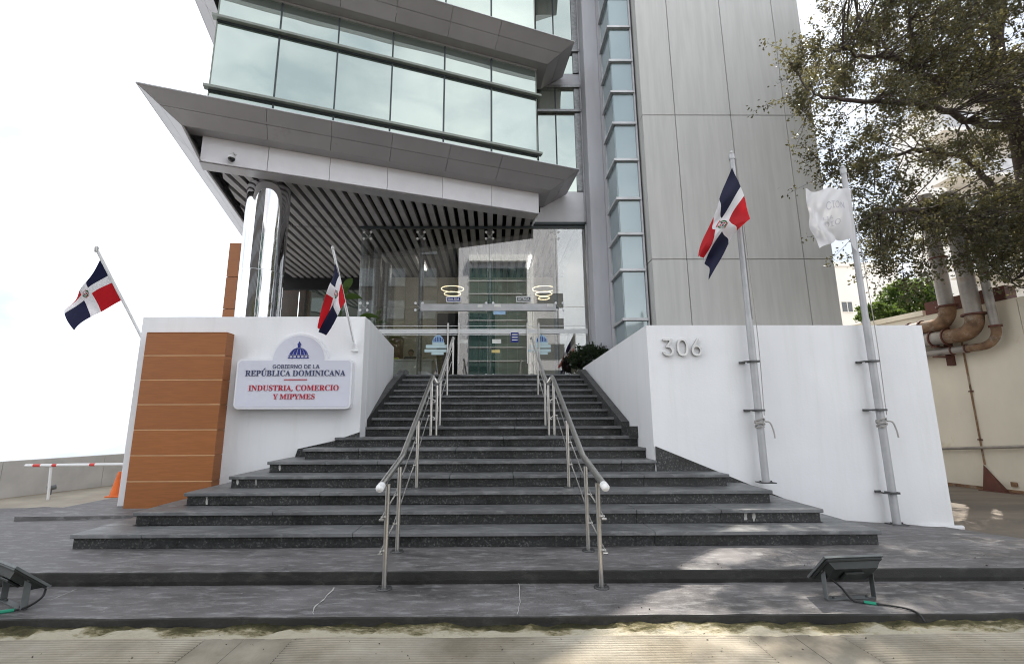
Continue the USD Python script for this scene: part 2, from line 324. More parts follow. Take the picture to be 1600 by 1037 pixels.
M['moss'] = usdkit.material(stage, '/World/Looks/mossy_mortar', {
    'g': ('geometry', {}), 'sp': ('separate_xyz', {}), 'm': ('mapping', {'scale': (0.8,2.2,1.0)}), 'n': ('noise_texture', {'scale': 3.2, 'detail': 9.0, 'roughness': 0.7}),
    'y': ('map_range', {'from_min': 3.86, 'from_max': 4.06, 'to_min': -0.16, 'to_max': 0.22}), 'ad': ('math', {'math_type': 'add'}),
    'r': ('rgb_ramp', {'ramp': [(0.30, (0.40,0.36,0.28)), (0.46, (0.42,0.385,0.30)), (0.54, (0.24,0.21,0.13)), (0.60, (0.085,0.076,0.038)), (0.76, (0.028,0.027,0.014))]}),
    'n2': ('noise_texture', {'scale': 70.0, 'detail': 4.0}), 'b': ('bump', {'strength': 0.7, 'distance': 0.01}), 'p': ('principled_bsdf', {'roughness': 0.95, 'specular_ior_level': 0.2})},
    [('g.position','sp.vector'),('sp.y','y.value'),('g.position','m.vector'),('m.vector','n.vector'),('n.fac','ad.value1'),('y.result','ad.value2'),('ad.value','r.fac'),('r.color','p.base_color'),('g.position','n2.vector'),('n2.fac','b.height'),('b.normal','p.normal')], surface='p.BSDF')
M['crack'] = mat('pale_crack', (0.42,0.41,0.39), 0.9)
M['steel'] = mat('brushed_steel', (0.62,0.60,0.57), 0.28, 1.0, var=0.06, scale=8)
M['steel_dark'] = mat('dull_steel', (0.26,0.26,0.26), 0.4, 0.9, var=0.2, scale=12)
M['chrome'] = mat('mirror_steel', (0.80,0.80,0.82), 0.05, 1.0, var=0.03, scale=1.5, bump=0.04, bscale=1.6)
M['wood'] = mat('orange_wood_cladding', (0.285,0.100,0.028), 0.5, var=0.10, scale=6.0, stretch=(0.6,0.6,9), piece=0.06)
M['gap_highlight'] = mat('cladding_joint_highlight', (0.56,0.33,0.17), 0.6)  # pale tone stands in for light reflected along the plank joints
M['canopy'] = mat('grey_composite_panel', (0.335,0.32,0.32), 0.42, 0.25, var=0.06, scale=0.8, piece=0.05, dirt=((0.17,0.15,0.14), 0.5, 1.0, 0.6))
M['joint'] = mat('dark_joint', (0.03,0.03,0.032), 0.7)
M['fascia'] = mat('pale_fascia_panel', (0.76,0.75,0.78), 0.4, var=0.03, piece=0.02)
M['lavender'] = mat('pale_pier_render', (0.50,0.50,0.53), 0.6, var=0.06, scale=0.7, stretch=(3,3,0.5))
M['slat'] = mat('grey_ceiling_slat', (0.24,0.225,0.22), 0.5, piece=0.05)
M['void'] = mat('dark_void', (0.012,0.012,0.013), 0.9)
M['mullion'] = mat('dark_mullion', (0.035,0.045,0.05), 0.4)
M['fin'] = mat('green_grey_fin', (0.23,0.25,0.22), 0.4, 0.2)
M['fin_light'] = mat('pale_aluminium', (0.45,0.45,0.46), 0.4, 0.4)
M['mirror_glass'] = wavy('mirror_glass', (0.80,0.885,0.80), 0.50, 1.5, (0.03,0.045,0.042))
M['frost_glass'] = glassy('tinted_strip_glass', (0.80,0.89,0.90), 0.20, 1.5, body=(0.095,0.13,0.135), rough=0.06)
M['facing_glass'] = glassy('facing_glass', (0.6,0.75,0.7), 0.12, 1.45, body=(0.015,0.045,0.040))
M['clear_glass'] = glassy('clear_glass', (0.93,0.95,0.94), 0.165, 1.5)
M['tower'] = mat('striated_concrete', (0.46,0.455,0.44), 0.65, var=0.055, scale=2.2, stretch=(3.5,3.5,0.25), piece=0.02, bump=0.15, bscale=20)
M['beige_panel'] = mat('beige_wall_panel', (0.50,0.46,0.37), 0.5, var=0.05, piece=0.03)
M['beige_wall'] = mat('beige_yard_wall', (0.76,0.70,0.58), 0.8, var=0.08, scale=0.7, bump=0.15, bscale=30, dirt=((0.45,0.28,0.11), 0.6, 0.9, 0.62), stretch=(1,1,0.6))
M['pale_wall'] = mat('pale_low_wall', (0.48,0.46,0.43), 0.75, var=0.08)
M['pale_building'] = mat('pale_building', (0.74,0.72,0.68), 0.8, var=0.04, scale=0.2)
M['far_window'] = mat('far_window', (0.10,0.11,0.12), 0.2)
M['rust'] = mat('rusty_pipe', (0.20,0.115,0.062), 0.7, var=0.4, scale=5, dirt=((0.36,0.31,0.25), 0.8, 3.0, 0.52))
M['pipe'] = mat('grey_pipe', (0.33,0.30,0.27), 0.5, 0.3, var=0.2, scale=3, dirt=((0.26,0.14,0.06), 0.6, 3.0, 0.58))
M['brown_steel'] = mat('brown_steel', (0.10,0.030,0.018), 0.6, var=0.2)
M['added_block_dark'] = mat('added_block_wall', (0.035,0.033,0.032), 0.8, var=0.15)
M['pole'] = mat('grey_pole_paint', (0.40,0.40,0.41), 0.45, 0.3, var=0.08, scale=4)
M['clamp'] = mat('dark_clamp', (0.085,0.085,0.085), 0.5, 0.5)
M['rope'] = mat('grey_rope', (0.35,0.33,0.31), 0.9)
M['floodlight'] = mat('floodlight_housing', (0.030,0.033,0.032), 0.45, 0.3, var=0.2, scale=6)
M['floodglass'] = glassy('floodlight_glass', (0.9,0.9,0.9), 0.15, 1.5, body=(0.10,0.10,0.10))
M['bracket'] = mat('grey_bracket', (0.13,0.14,0.14), 0.5, 0.3, var=0.15, scale=8)
M['cable'] = mat('black_cable', (0.012,0.012,0.012), 0.5)
M['green_tape'] = mat('green_tape', (0.02,0.28,0.17), 0.5)
M['orange'] = mat('orange_plastic', (0.80,0.17,0.03), 0.5)
M['red_paint'] = mat('red_paint', (0.62,0.05,0.04), 0.5)
M['plain_white'] = mat('plain_white', (0.80,0.80,0.80), 0.5, var=0.02)
M['sign_face'] = mat('sign_face', (0.60,0.60,0.68), 0.4, var=0.04, scale=1.2)
M['sign_edge'] = mat('sign_edge', (0.74,0.74,0.77), 0.4, var=0.02)
M['navy'] = mat('navy_print', (0.012,0.022,0.19), 0.5, var=0.02)
M['slate'] = mat('slate_print', (0.045,0.055,0.12), 0.5, var=0.02)
M['red_print'] = mat('red_print', (0.42,0.02,0.035), 0.5, var=0.02)
M['teal_print'] = mat('pale_teal_print', (0.52,0.66,0.69), 0.6, var=0.03)
M['sky_print'] = mat('pale_blue_print', (0.33,0.50,0.70), 0.6, var=0.03)
M['paper'] = mat('paper', (0.70,0.70,0.66), 0.7)
M['yellow_paper'] = mat('yellow_paper', (0.70,0.55,0.22), 0.7)
M['frost'] = usdkit.material(stage, '/World/Looks/frosted_film', {'t': ('transparent_bsdf', {'color': (1,1,1)}), 'd': ('diffuse_bsdf', {'color': (0.75,0.75,0.75)}), 'm': ('mix_closure', {'fac': 0.5})}, [('t.BSDF', 'm.closure1'), ('d.BSDF', 'm.closure2')], surface='m.closure')
M['number'] = mat('satin_numerals', (0.50,0.49,0.48), 0.35, 0.6)
M['camera_white'] = mat('camera_white', (0.7,0.7,0.7), 0.4)
M['camera_black'] = mat('camera_black', (0.01,0.01,0.01), 0.15)
M['lamp'] = emit('warm_lamp', (1.0,0.80,0.50), 1.5)
M['led'] = emit('white_lamp', (1.0,0.95,0.88), 14.0)
M['floor'] = mat('lobby_floor', (0.16,0.15,0.14), 0.2, var=0.1)
M['desk'] = mat('white_desk', (0.72,0.72,0.70), 0.4)
M['leaf_tree'] = leafy('tree_leaf', (0.050,0.062,0.028), (0.22,0.20,0.085), 0.7)
M['leaf_bush'] = leafy('bush_leaf', (0.07,0.13,0.03), (0.16,0.24,0.04))
M['leaf_shrub'] = leafy('shrub_leaf', (0.022,0.042,0.016), (0.05,0.09,0.02))
M['leaf_plant'] = leafy('plant_leaf', (0.06,0.12,0.03), (0.14,0.22,0.04), 0.3)
M['bark'] = mat('bark', (0.060,0.045,0.038), 0.9, var=0.35, scale=9, bump=0.5, bscale=20)
M['flag_blue'] = cloth('flag_blue', (0.012,0.014,0.050)); M['flag_red'] = cloth('flag_red', (0.55,0.012,0.02)); M['flag_white'] = cloth('flag_white', (0.86,0.85,0.87))
M['flag_print'] = cloth('flag_faint_print', (0.60,0.60,0.66)); M['flag_green'] = cloth('flag_green', (0.05,0.16,0.05)); M['flag_wine'] = cloth('flag_wine', (0.05,0.012,0.025))
M['skin'] = mat('skin', (0.20,0.10,0.06), 0.5); M['hair'] = mat('dark_hair', (0.012,0.010,0.009), 0.6); M['vest'] = mat('yellow_vest', (0.55,0.62,0.05), 0.7); M['shirt'] = mat('pale_shirt', (0.62,0.62,0.64), 0.8); M['trousers'] = mat('dark_trousers', (0.03,0.03,0.045), 0.8)

# ------------------------------------------------------------------ ground, street, terraces
ZL = -0.123; ZS = -0.200
gx = np.r_[-300, -120, -60, -30, -15, -12.0, 0, 15, 40, 100, 400]; gy = np.r_[-300, -120, -60, -30, -8, 0, 4, 12, 30, 60, 120, 300]
vg, fg = sheet(gx, gy, lambda X, Y: np.full_like(X, -0.40))
keep = ~((vg[fg][:,:,0].mean(1) < -12.0) & (vg[fg][:,:,1].mean(1) > 0))      # the site drops away beyond the low wall on the left
single('ground', (vg, fg[keep]), M['ground'], kind='structure')
def bumpy(amp, s, seed): return lambda X, Y: amp*(meshkit.fbm(np.stack([X*s, Y*s, 0*X], -1), 4, seed)-0.5)
st = MB()
st.add(sheet(np.linspace(-40, 40, 81), np.linspace(-9.0, 3.86, 20), lambda X, Y: ZS-0.022+0*X))
single('street', st, M['street'], kind='structure')
# cast concrete road slabs with their raked ribs
rs = thing('road_slabs', 'beige raked concrete road slabs along the foot of the lowest step', 'paving', (0,0,ZS))
b1 = bumpy(0.012, 3.0, 3)
def ribbed(x0, x1, y0, y1, ribs=True):
    xs = np.linspace(x0, x1, max(3, int((x1-x0)/0.12))); ys = np.arange(y0, y1, 0.0048) if ribs else np.linspace(y0, y1, 12)
    def z(X, Y):
        w = (np.abs(((Y+0.004*np.sin(X*2.1)+0.003*np.sin(X*7.3)) / 0.034) % 1-0.5)*2) if ribs else 0*X+0.55
        fade = np.clip(meshkit.fbm(np.stack([X*1.3, Y*2.0, 0*X], -1), 3, 9)*2.6-0.55, 0.15, 1)
        edge = np.minimum(np.minimum(X-x0, x1-X), np.minimum(Y-y0, y1-Y))
        return ZS-0.006+0.016*(w**0.7-0.35)*fade+b1(X, Y)*0.35-0.004*np.clip(0.012-edge, 0, 0.012)/0.012
    return sheet(xs, ys, z)
for x0, x1, rb in ((-9.0,-4.35,1), (-4.348,-4.0,0), (-3.998,-2.15,1), (-2.148,-1.86,0), (-1.857,-1.50,0), (-1.498,1.92,1), (1.922,2.26,0), (2.264,2.62,0), (2.622,6.1,1), (6.102,9.0,1)):
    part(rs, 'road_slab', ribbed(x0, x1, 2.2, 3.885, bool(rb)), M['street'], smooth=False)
gut = sheet(np.linspace(-9, 9, 400), np.linspace(3.85, 4.06, 16), lambda X, Y: ZS-0.010+0.020*np.clip((Y-3.87)/0.18, 0, 1)+0.075*(meshkit.fbm(np.stack([X*7, Y*16, 0*X], -1), 5, 5)-0.42)*np.clip((Y-3.85)/0.08, 0, 1))
single('gutter', gut, M['moss'], kind='structure')
# the two painted concrete terraces in front of the stairs
def rough_edge_slab(x0, x1, y0, y1, z0, z1, seed, zfun=None, nx=160):
    xs = np.linspace(x0, x1, nx); nz = meshkit.fbm(np.c_[xs*3, 0*xs, 0*xs], 4, seed)-0.5
    yf = y0+0.022*nz; rr = 0.014
    prof = [(0.012, z0, 0), (0.0, z0+0.4*(z1-z0), 0), (0.0, z1-rr, 0), (0.3*rr, z1-0.3*rr, 0), (rr, z1, 1)]
    ys = np.r_[np.linspace(0.10, y1-y0, 16)]
    V = []
    for dy, z, k in prof:
        V.append(np.c_[xs, yf+dy, np.full(nx, z)+0.008*nz*(z > z0)])
    nfront = len(V)
    for d in ys:
        Y = np.full(nx, y0+d); Z = np.full(nx, z1)+0.004*(meshkit.fbm(np.c_[xs*2, Y*2, 0*xs], 3, seed+1)-0.5)
        if zfun is not None: Z = Z+zfun(xs, Y)
        V.append(np.c_[xs, Y, Z])
    v = np.vstack(V); m = len(V); i = np.arange(m*nx).reshape(m, nx)
    def faces(a, b):
        q = np.c_[i[a:b-1,:-1].ravel(), i[a:b-1,1:].ravel(), i[a+1:b,1:].ravel(), i[a+1:b,:-1].ravel()]
        return np.vstack([q[:,[0,1,2]], q[:,[0,2,3]]])
    return (v, faces(0, nfront-1)), (v, faces(nfront-2, m))
dip = lambda x, y: -0.15*np.clip((x-4.2)/2.2, 0, 1)*np.clip((y-5.3)/1.9, 0, 1)-0.05*np.clip((-x-5.0)/2, 0, 1)*np.clip((y-6)/2, 0, 1)
tr = thing('lower_terrace', 'dark painted concrete step along the street carrying two floodlights', 'step', (0,4.05,ZL))
fr, tp = rough_edge_slab(-9, 9.0, 4.05, 4.90, ZS-0.05, ZL, 11)
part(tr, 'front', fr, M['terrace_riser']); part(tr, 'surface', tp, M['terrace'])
tr2 = thing('upper_terrace', 'dark painted concrete landing directly under the granite stairs', 'step', (0,4.77,0))
fr, tp = rough_edge_slab(-9, 6.55, 4.768, 9.2, ZL-0.02, 0.0, 21, dip)
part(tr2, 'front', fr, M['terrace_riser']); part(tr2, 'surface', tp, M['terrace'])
ends = [p for p in (tp[0].reshape(-1, 160, 3)[:, -1])]
w = MB()
for a, b in zip(ends[:-1], ends[1:]):
    w.add((np.array([[a[0],a[1],-0.45],[b[0],b[1],-0.45],b,a]), np.array([[0,1,2],[0,2,3]])))
part(tr2, 'end_face', w, M['terrace_riser'])
def crack(pts, w, z, par):
    p = np.array(pts, float); n = len(p); k = np.repeat(p, 4, 0)[:-3]
    for j in range(len(k)):
        a = j//4; t = (j % 4)/4; k[j] = p[a]*(1-t)+p[min(a+1, n-1)]*t
    ww = w*(0.15+1.2*rng.random(len(k))); k = k+rng.normal(0, 0.006, k.shape)
    v = np.vstack([np.c_[k[:,0]-ww, k[:,1], np.full(len(k), z)], np.c_[k[:,0]+ww, k[:,1], np.full(len(k), z)]]); m = len(k)
    f = [[j, m+j, m+j+1] for j in range(m-1)]+[[j, m+j+1, j+1] for j in range(m-1)]
    part(par, 'crack', (v, np.array(f)), M['crack'])
crack([atz(523,918,ZL)[:2], atz(508,935,ZL)[:2], atz(492,948,ZL)[:2], atz(489,960,ZL)[:2]], 0.006, ZL+0.006, tr)
crack([atz(811,912,ZL)[:2], atz(812,935,ZL)[:2], atz(809,960,ZL)[:2]], 0.003, ZL+0.006, tr)
crack([atz(120,920,ZL)[:2], atz(98,930,ZL)[:2], atz(78,938,ZL)[:2]], 0.003, ZL+0.006, tr)
# left side: ramp lip and driveway; right side: driveway
dk = prism([(-6.98,7.25),(-4.2,7.33),(-4.2,8.3),(-5.9,9.1),(-6.9,8.95)], -0.06, 0.03)
single('ramp_lip', dk, M['terrace'], 'thin dark concrete ramp lip beside the wood clad pillar', 'ramp')
single('left_driveway', sheet(np.linspace(-13, -4.0, 20), np.linspace(6.3, 16, 20), lambda X, Y: -0.062+0.02*np.clip((Y-7.2)/2, 0, 1)+0*X), M['drive_left'], kind='structure')
single('right_driveway', sheet(np.linspace(6.2, 14, 40), np.linspace(3.9, 24, 60), lambda X, Y: -0.185-0.02*np.clip((Y-9)/3, 0, 1)+0.01*(meshkit.fbm(np.stack([X*2, Y*2, 0*X], -1), 3, 4)-0.5)-0.5*np.clip((X-11.6)/0.4, 0, 1)), M['drive_right'], kind='structure')
single('broken_kerb', sheet(np.linspace(6.75, 9.2, 60), np.linspace(7.1, 7.62, 10), lambda X, Y: -0.20+0.095*np.clip(1-np.abs(Y-7.38)/0.25, 0, 1)*(0.6+0.8*meshkit.fbm(np.stack([X*5, Y*9, 0*X], -1), 3, 8))), M['drive_right'], 'broken dark concrete kerb at the foot of the right white wall end', 'kerb')

# ------------------------------------------------------------------ granite staircase
R, T1, T2, Y1 = 0.16, 0.402832, 0.463776, 5.56128
def Yk(k): return Y1+(k*T1 if k <= 6 else 6*T1+(k-6)*T2)
XL = [-4.716,-4.342,-4.007,-3.669,-3.341,-2.986,-2.630]; XR = [4.388,4.030,3.666,3.312,2.945,2.60,2.46]
sc = thing('granite_staircase', 'wide dark granite staircase rising from the terrace to the glass entrance', 'staircase', (0, Y1, 0))
for k in range(16):
    y, z = Yk(k), (k+1)*R
    yn = Yk(k+1) if k < 15 else y+0.5
    x0, x1 = (XL[k], XR[k]) if k < 7 else (-2.36, 2.36)
    back = 8.08 if k < 6 else yn+0.04
    cuts = [x0]+sorted(rng.uniform(x0+0.6, x1-0.6, 4 if k < 5 else 3).tolist())+[x1]
    cuts = [cuts[0]]+[c for a, c in zip(cuts[:-1], cuts[1:]) if c-a > 0.45 or c == x1]
    for a, b in zip(cuts[:-1], cuts[1:]):
        dz = rng.uniform(-0.003, 0.0005)
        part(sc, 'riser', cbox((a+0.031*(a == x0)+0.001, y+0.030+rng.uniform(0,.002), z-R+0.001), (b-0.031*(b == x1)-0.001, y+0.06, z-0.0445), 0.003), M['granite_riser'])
        dyn = rng.uniform(-0.005, 0.005)
        part(sc, 'tread', cbox((a+0.002, y+dyn, z-0.044+dz), (b-0.002, (yn+0.028) if k else yn+0.028, z+dz), 0.006), M['granite_tread'])
    # what lies behind the tread: the step's body, reaching back to the walls, its side slabs at both ends
    b_ = MB().box((x0+0.05, y+0.065, max(z-R, 0)-0.02), (x1-0.05, back+0.35, z-0.0455))
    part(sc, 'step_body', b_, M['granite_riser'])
    if k < 6:
        for a, b, yb in ((x0+0.0012, XL[k+1]-0.002, 8.08), (XR[k+1]+0.002, x1-0.0012, 7.19)):
            if yb > yn+0.03: part(sc, 'end_tread', cbox((a, yn+0.0295, z-0.044), (b, yb, z-0.0005), 0.005), M['granite_tread'])
        part(sc, 'end_slab', cbox((x0+0.030, y+0.062, z-R), (x0+0.048, 8.08, z-0.045)), M['granite_riser'])
        part(sc, 'end_slab', cbox((x1-0.048, y+0.062, z-R), (x1-0.030, 7.19, z-0.045)), M['granite_riser'])
part(sc, 'landing', cbox((-4.3, Yk(15)+0.5, 2.40), (3.05, 14.60, 2.558)), M['granite_tread'])
def streak(px_, py0, py1, k, w):
    y = Yk(k)+0.0285; a, b = at(px_, py0, y), at(px_, py1, y); r_ = rng.uniform(-0.25, 0.25, 6)
    v = []
    for j, t in enumerate(np.linspace(0, 1, 6)):
        p = a+(b-a)*t; h = w*(0.5+0.3*math.sin(3*t)+r_[j]); v += [[p[0]-h, y, p[2]], [p[0]+h, y, p[2]]]
    part(sc, 'lime_streak', (np.array(v), np.array([[2*j,2*j+1,2*j+3] for j in range(5)]+[[2*j,2*j+3,2*j+2] for j in range(5)])), M['crack'])
for a_ in ((1165,799,812,1,.025),(1178,799,814,1,.022),(323,776,788,2,.018),(437,726,735,4,.02),(371,746,757,3,.02),(400,746,758,3,.012),(484,730,736,5,.02)): streak(*a_)
# sloped granite skirtings beside the upper flight and on the wall faces
for s in (-1, 1):
    xi = 2.28 if s > 0 else 2.26; xo = 2.42
    p = [(8.43, 1.12), (8.43, 1.36), (12.15, 2.68), (12.6, 2.68), (12.6, 2.2)]
    v, f = arr(extrude_xz([(a, b) for a, b in p], 0, abs(xo-xi)))
    v = np.c_[np.sign(s)*(xi+v[:,1]), v[:,0], v[:,2]]
    m = trimesh.Trimesh(v, f); m.fix_normals(); part(sc, 'skirting', m, M['granite_riser'])
part(sc, 'skirting', extrude_xz([(2.44,0.5),(2.44,1.00),(4.28,0.25),(4.9,0.0),(5.05,-0.10),(2.44,-0.10)], 7.165, 7.21), M['granite_riser'])
part(sc, 'skirting', extrude_xz([(-3.35,0.6),(-3.26,0.93),(-2.68,1.055),(-2.25,1.20),(-2.25,0.6)], 8.06, 8.11), M['granite_riser'])
part(sc, 'skirting', cbox((2.28,7.95,1.10),(2.47,8.02,1.285)), M['granite_riser'])

# ------------------------------------------------------------------ white flanking walls
lw = thing('left_white_wall', 'white rendered wall left of the stairs that carries the ministry sign', 'wall', (-4.1,8.1,0))
part(lw, 'face', cbox((-6.165,8.1,-0.08),(-2.25,8.40,3.20),0.008), M['white'])
def para(x0f, x0b, thick, y0, y1, zt0, zt1, zb):
    sg = np.sign(x0f)
    p = [[x0f,y0,zb],[x0f+sg*thick,y0,zb],[x0b+sg*thick,y1,zb],[x0b,y1,zb],[x0f,y0,zt0],[x0f+sg*thick,y0,zt0],[x0b+sg*thick,y1,zt1],[x0b,y1,zt1]]
    m = trimesh.Trimesh(*hexa(p), process=False); m.fix_normals(); return m
part(lw, 'parapet', para(-2.248, -2.50, 0.30, 8.401, 11.75, 3.198, 3.20, 0.4), M['white'])
part(lw, 'return_face', cbox((-6.163,8.402,-0.08),(-5.87,12.5,3.19)), M['white'])
rw = thing('right_white_wall', 'white rendered wall right of the stairs numbered 306', 'wall', (4.6,7.2,0))
part(rw, 'face', extrude_xz([(2.42,0.2),(2.42,2.852),(6.79,2.845),(6.76,-0.20),(5.2,-0.20)], 7.2, 7.48), M['white'])
part(rw, 'parapet', para(2.421, 2.46, 0.30, 7.481, 12.7, 2.849, 2.78, 0.4), M['white'])
part(rw, 'return_face', cbox((6.45,7.482,-0.20),(6.75,11.0,2.80)), M['white'])
part(rw, 'foot_fillet', cbox((5.1,7.13,-0.20),(6.86,7.199,-0.135),0.02), M['white'])

# ------------------------------------------------------------------ wood clad pillar, number, sign
wp = thing('wood_clad_pillar', 'orange brown wood clad pillar standing against the left white wall', 'pillar', (-5.1,7.85,0))
yF, yB = 7.87, 8.098
xl, xr = at(228,521,yF)[0], at(355,519,yF)[0]; zt = at(300,520,yF)[2]
xl, xr = -5.89, at(355,519,yF)[0]
part(wp, 'core', cbox((xl+0.02,yF+0.02,-0.05),(xr-0.02,yB,zt-0.02)), M['gap_highlight'])
zj = [zt]+[at(290,y,yF)[2] for y in (555.5,593.5,632,671.5,711.5,752)]+[-0.05]
for a, b in zip(zj[:-1], zj[1:]):
    p_ = part(wp, 'plank', cbox((xl,yF,b+0.012),(xr,yF+0.018,a-0.004),0.003), M['wood'])
    part(wp, 'side_plank', cbox((xr-0.018,yF+0.019,b+0.006),(xr,yB,a-0.002),0.003), M['wood'])
    part(wp, 'side_plank', cbox((xl,yF+0.019,b+0.006),(xl+0.018,yB,a-0.002),0.003), M['wood'])
for z_ in zj[1:-1]: part(wp, 'joint_strip', cbox((xl+0.002,yF+0.0015,z_-0.0035),(xr-0.002,yF+0.0175,z_+0.0115)), M['gap_highlight'])  # flush pale strips paint the bright reflected line into each seam
part(wp, 'cap', cbox((xl,yF,zt-0.001),(xr,yB,zt+0.014),0.003), M['wood'])

ns = thing('house_number', 'raised satin grey numerals 306 on the right white wall', 'number', (2.95,7.19,2.36))
n306 = fit_text('306', 2.646, 3.256, 2.365, 0.258)
for g in sorted(polys(n306), key=lambda g: g.centroid.x):
    part(ns, 'digit', extrude_xz(g, 7.165, 7.198), M['number'])

sg = thing('ministry_sign', 'pale domed wall sign of the government of República Dominicana', 'sign', (-3.2,7.95,2.3))
ys = 7.93
def sx(x, y=590): return at(x, y, ys)[0]
def sz(y, x=458): return at(x, y, ys)[2]
x0, x1, zb, zs_, ztop = sx(370), sx(548), sz(637), sz(562), sz(523)
cx = 0.5*(sx(425,562)+sx(508,562))
rdm = 0.5*(sx(508,562)-sx(425,562))
plate = sbox(x0, zb, x1, zs_).buffer(-0.07).buffer(0.07).union(affinity.scale(Point(cx, zs_-0.02).buffer(1, 48), rdm, ztop-zs_+0.02)).buffer(-0.02).buffer(0.02)
part(sg, 'rim', extrude_xz(plate.buffer(0.018), ys+0.004, 8.095), M['sign_edge'])
part(sg, 'panel', extrude_xz(plate.buffer(-0.012), ys, ys+0.02), M['sign_face'])
def stext(t, xa, xb, ybase, ycap, m, serif, nm):
    z0 = sz(ybase); 
    gs = sorted(polys(fit_text(t, sx(xa, ybase), sx(xb, ybase), z0, sz(ycap)-z0, serif)), key=lambda g: g.bounds[0]); words = [[gs[0]]]
    for g in gs[1:]:
        if g.bounds[0]-max(h.bounds[2] for h in words[-1]) > 0.25*(sz(ycap)-z0): words.append([])
        words[-1].append(g)
    for w_ in words:
        b = MB()
        for g in w_: b.add(extrude_xz(g, ys-0.006, ys+0.003))
        part(sg, nm, b, M[m])
stext('GOBIERNO DE LA', 426, 499, 575.4, 569.6, 'slate', False, 'lettering')
stext('REPÚBLICA DOMINICANA', 383, 539.5, 587, 578, 'slate', True, 'lettering')
stext('INDUSTRIA, COMERCIO', 388, 529, 610, 601.2, 'red_print', True, 'lettering')
stext('Y MIPYMES', 426, 491.5, 623.2, 615, 'red_print', True, 'lettering')
part(sg, 'rule_line', cbox((sx(444),ys-0.006,sz(593.6)),(sx(480),ys+0.003,sz(592.2))), M['red_print'])
ecx, ez0, ez1 = sx(467,550), sz(558.6), sz(543)
dw = sx(482,556)-ecx
emb = MB()
dome_ = affinity.scale(Point(0,0).buffer(1, 40), 1, 1).intersection(sbox(-1,0,1,1))
segs = []
for k in range(7):
    t0, t1 = -1+k*2/7, -1+(k+1)*2/7
    pts = []
    for tt, rev in ((t0+0.035, 0), (t1-0.035, 1)):
        h = np.linspace(0.06, 0.97, 16); xx = np.sin(tt*math.pi/2)*np.sqrt(np.clip(1-(h**1.6), 0, 1))
        q = list(zip(xx, h)); pts += q[::-1] if rev else q
    g = Polygon(pts).buffer(0)
    segs.append(g)
zd0 = sz(554.5)
for g in segs:
    for h in polys(affinity.affine_transform(g, [dw*0.94,0,0,ez1-zd0,ecx,zd0])): emb.add(extrude_xz(h, ys-0.006, ys+0.003))
emb.box((ecx-dw,ys-0.006,sz(555.4)),(ecx+dw,ys+0.003,sz(554.6))); emb.box((ecx-dw*1.06,ys-0.006,sz(559.6)),(ecx+dw*1.06,ys+0.003,sz(558.6)))
for k in range(6):
    xx = ecx-dw*0.95+k*dw*1.9/5; emb.box((xx-0.008,ys-0.006,sz(558.4)),(xx+0.008,ys+0.003,sz(555.6)))
emb.box((ecx-0.022,ys-0.006,ez1+0.003),(ecx+0.022,ys+0.003,sz(538.5))); emb.box((ecx-0.034,ys-0.006,sz(538.3)),(ecx+0.034,ys+0.003,sz(537.6)))
emb.add(extrude_xz([(ecx-0.026,sz(537.3)),(ecx+0.026,sz(537.3)),(ecx,sz(533))], ys-0.006, ys+0.003))
part(sg, 'dome_emblem', emb, M['navy'])

# ------------------------------------------------------------------ the office building
TH = math.radians(19.2); U = np.array([math.cos(TH), math.sin(TH)]); NN = np.array([math.sin(TH), -math.cos(TH)])
A0 = np.array([-7.24, 10.638]); ZC = 7.733; SR = 9.21
def W(s, d, z=0.0):
    p = A0+s*U+d*NN; return np.array([p[0], p[1], z])
def fbox(s0, s1, d0, d1, z0, z1):
    m = trimesh.Trimesh(*hexa([W(s0,d1,z0),W(s1,d1,z0),W(s1,d0,z0),W(s0,d0,z0),W(s0,d1,z1),W(s1,d1,z1),W(s1,d0,z1),W(s0,d0,z1)]), process=False); m.fix_normals(); return m
EL = np.array([math.cos(math.radians(104.5)), math.sin(math.radians(104.5))]); ER = np.array([-0.10,0.995])
ob = thing('office_building', 'grey office building with jutting canopies, mirror glazing and a striped soffit', 'building', (0,14,0))
SJ = [0.0, 1.507, 3.018, 4.549, 6.123, 7.646, 9.21]
core = [W(0.06,-0.10)[:2], W(SR-0.06,-0.10)[:2], np.array([W(SR,0)[0]-0.1+0.30,14.9]), np.array([1.6,20.6]), np.array([-9.9,20.9])]
part(ob, 'core', prism([tuple(p) for p in core], ZC+0.50, 24.0), M['void'])
part(ob, 'roof', prism([tuple(W(-0.3,0.2)[:2]), tuple(W(SR+0.3,0.2)[:2]), (3.4,15), (3.4,21), (-10,21.2)], 24.0, 24.4), M['canopy'])
# fascia band
for a, b in zip(SJ[:-1], SJ[1:]): part(ob, 'fascia_panel', fbox(a+0.006, b-0.006, -0.05, 0.0, ZC-0.005, 8.388), M['fascia'])
part(ob, 'fascia_panel', slab([np.r_[W(SR,-0.004)[:2],ZC-0.005],np.r_[W(SR,0)[:2]+ER*((14.66-W(SR,0)[1])/ER[1]),ZC-0.005],np.r_[W(SR,0)[:2]+ER*((14.66-W(SR,0)[1])/ER[1]),8.388],np.r_[W(SR,-0.004)[:2],8.388]], 0.05, 0, (1,0,0)), M['fascia'])
part(ob, 'fascia_backing', fbox(0.01, SR-0.01, -0.12, -0.052, ZC, 8.5), M['joint'])
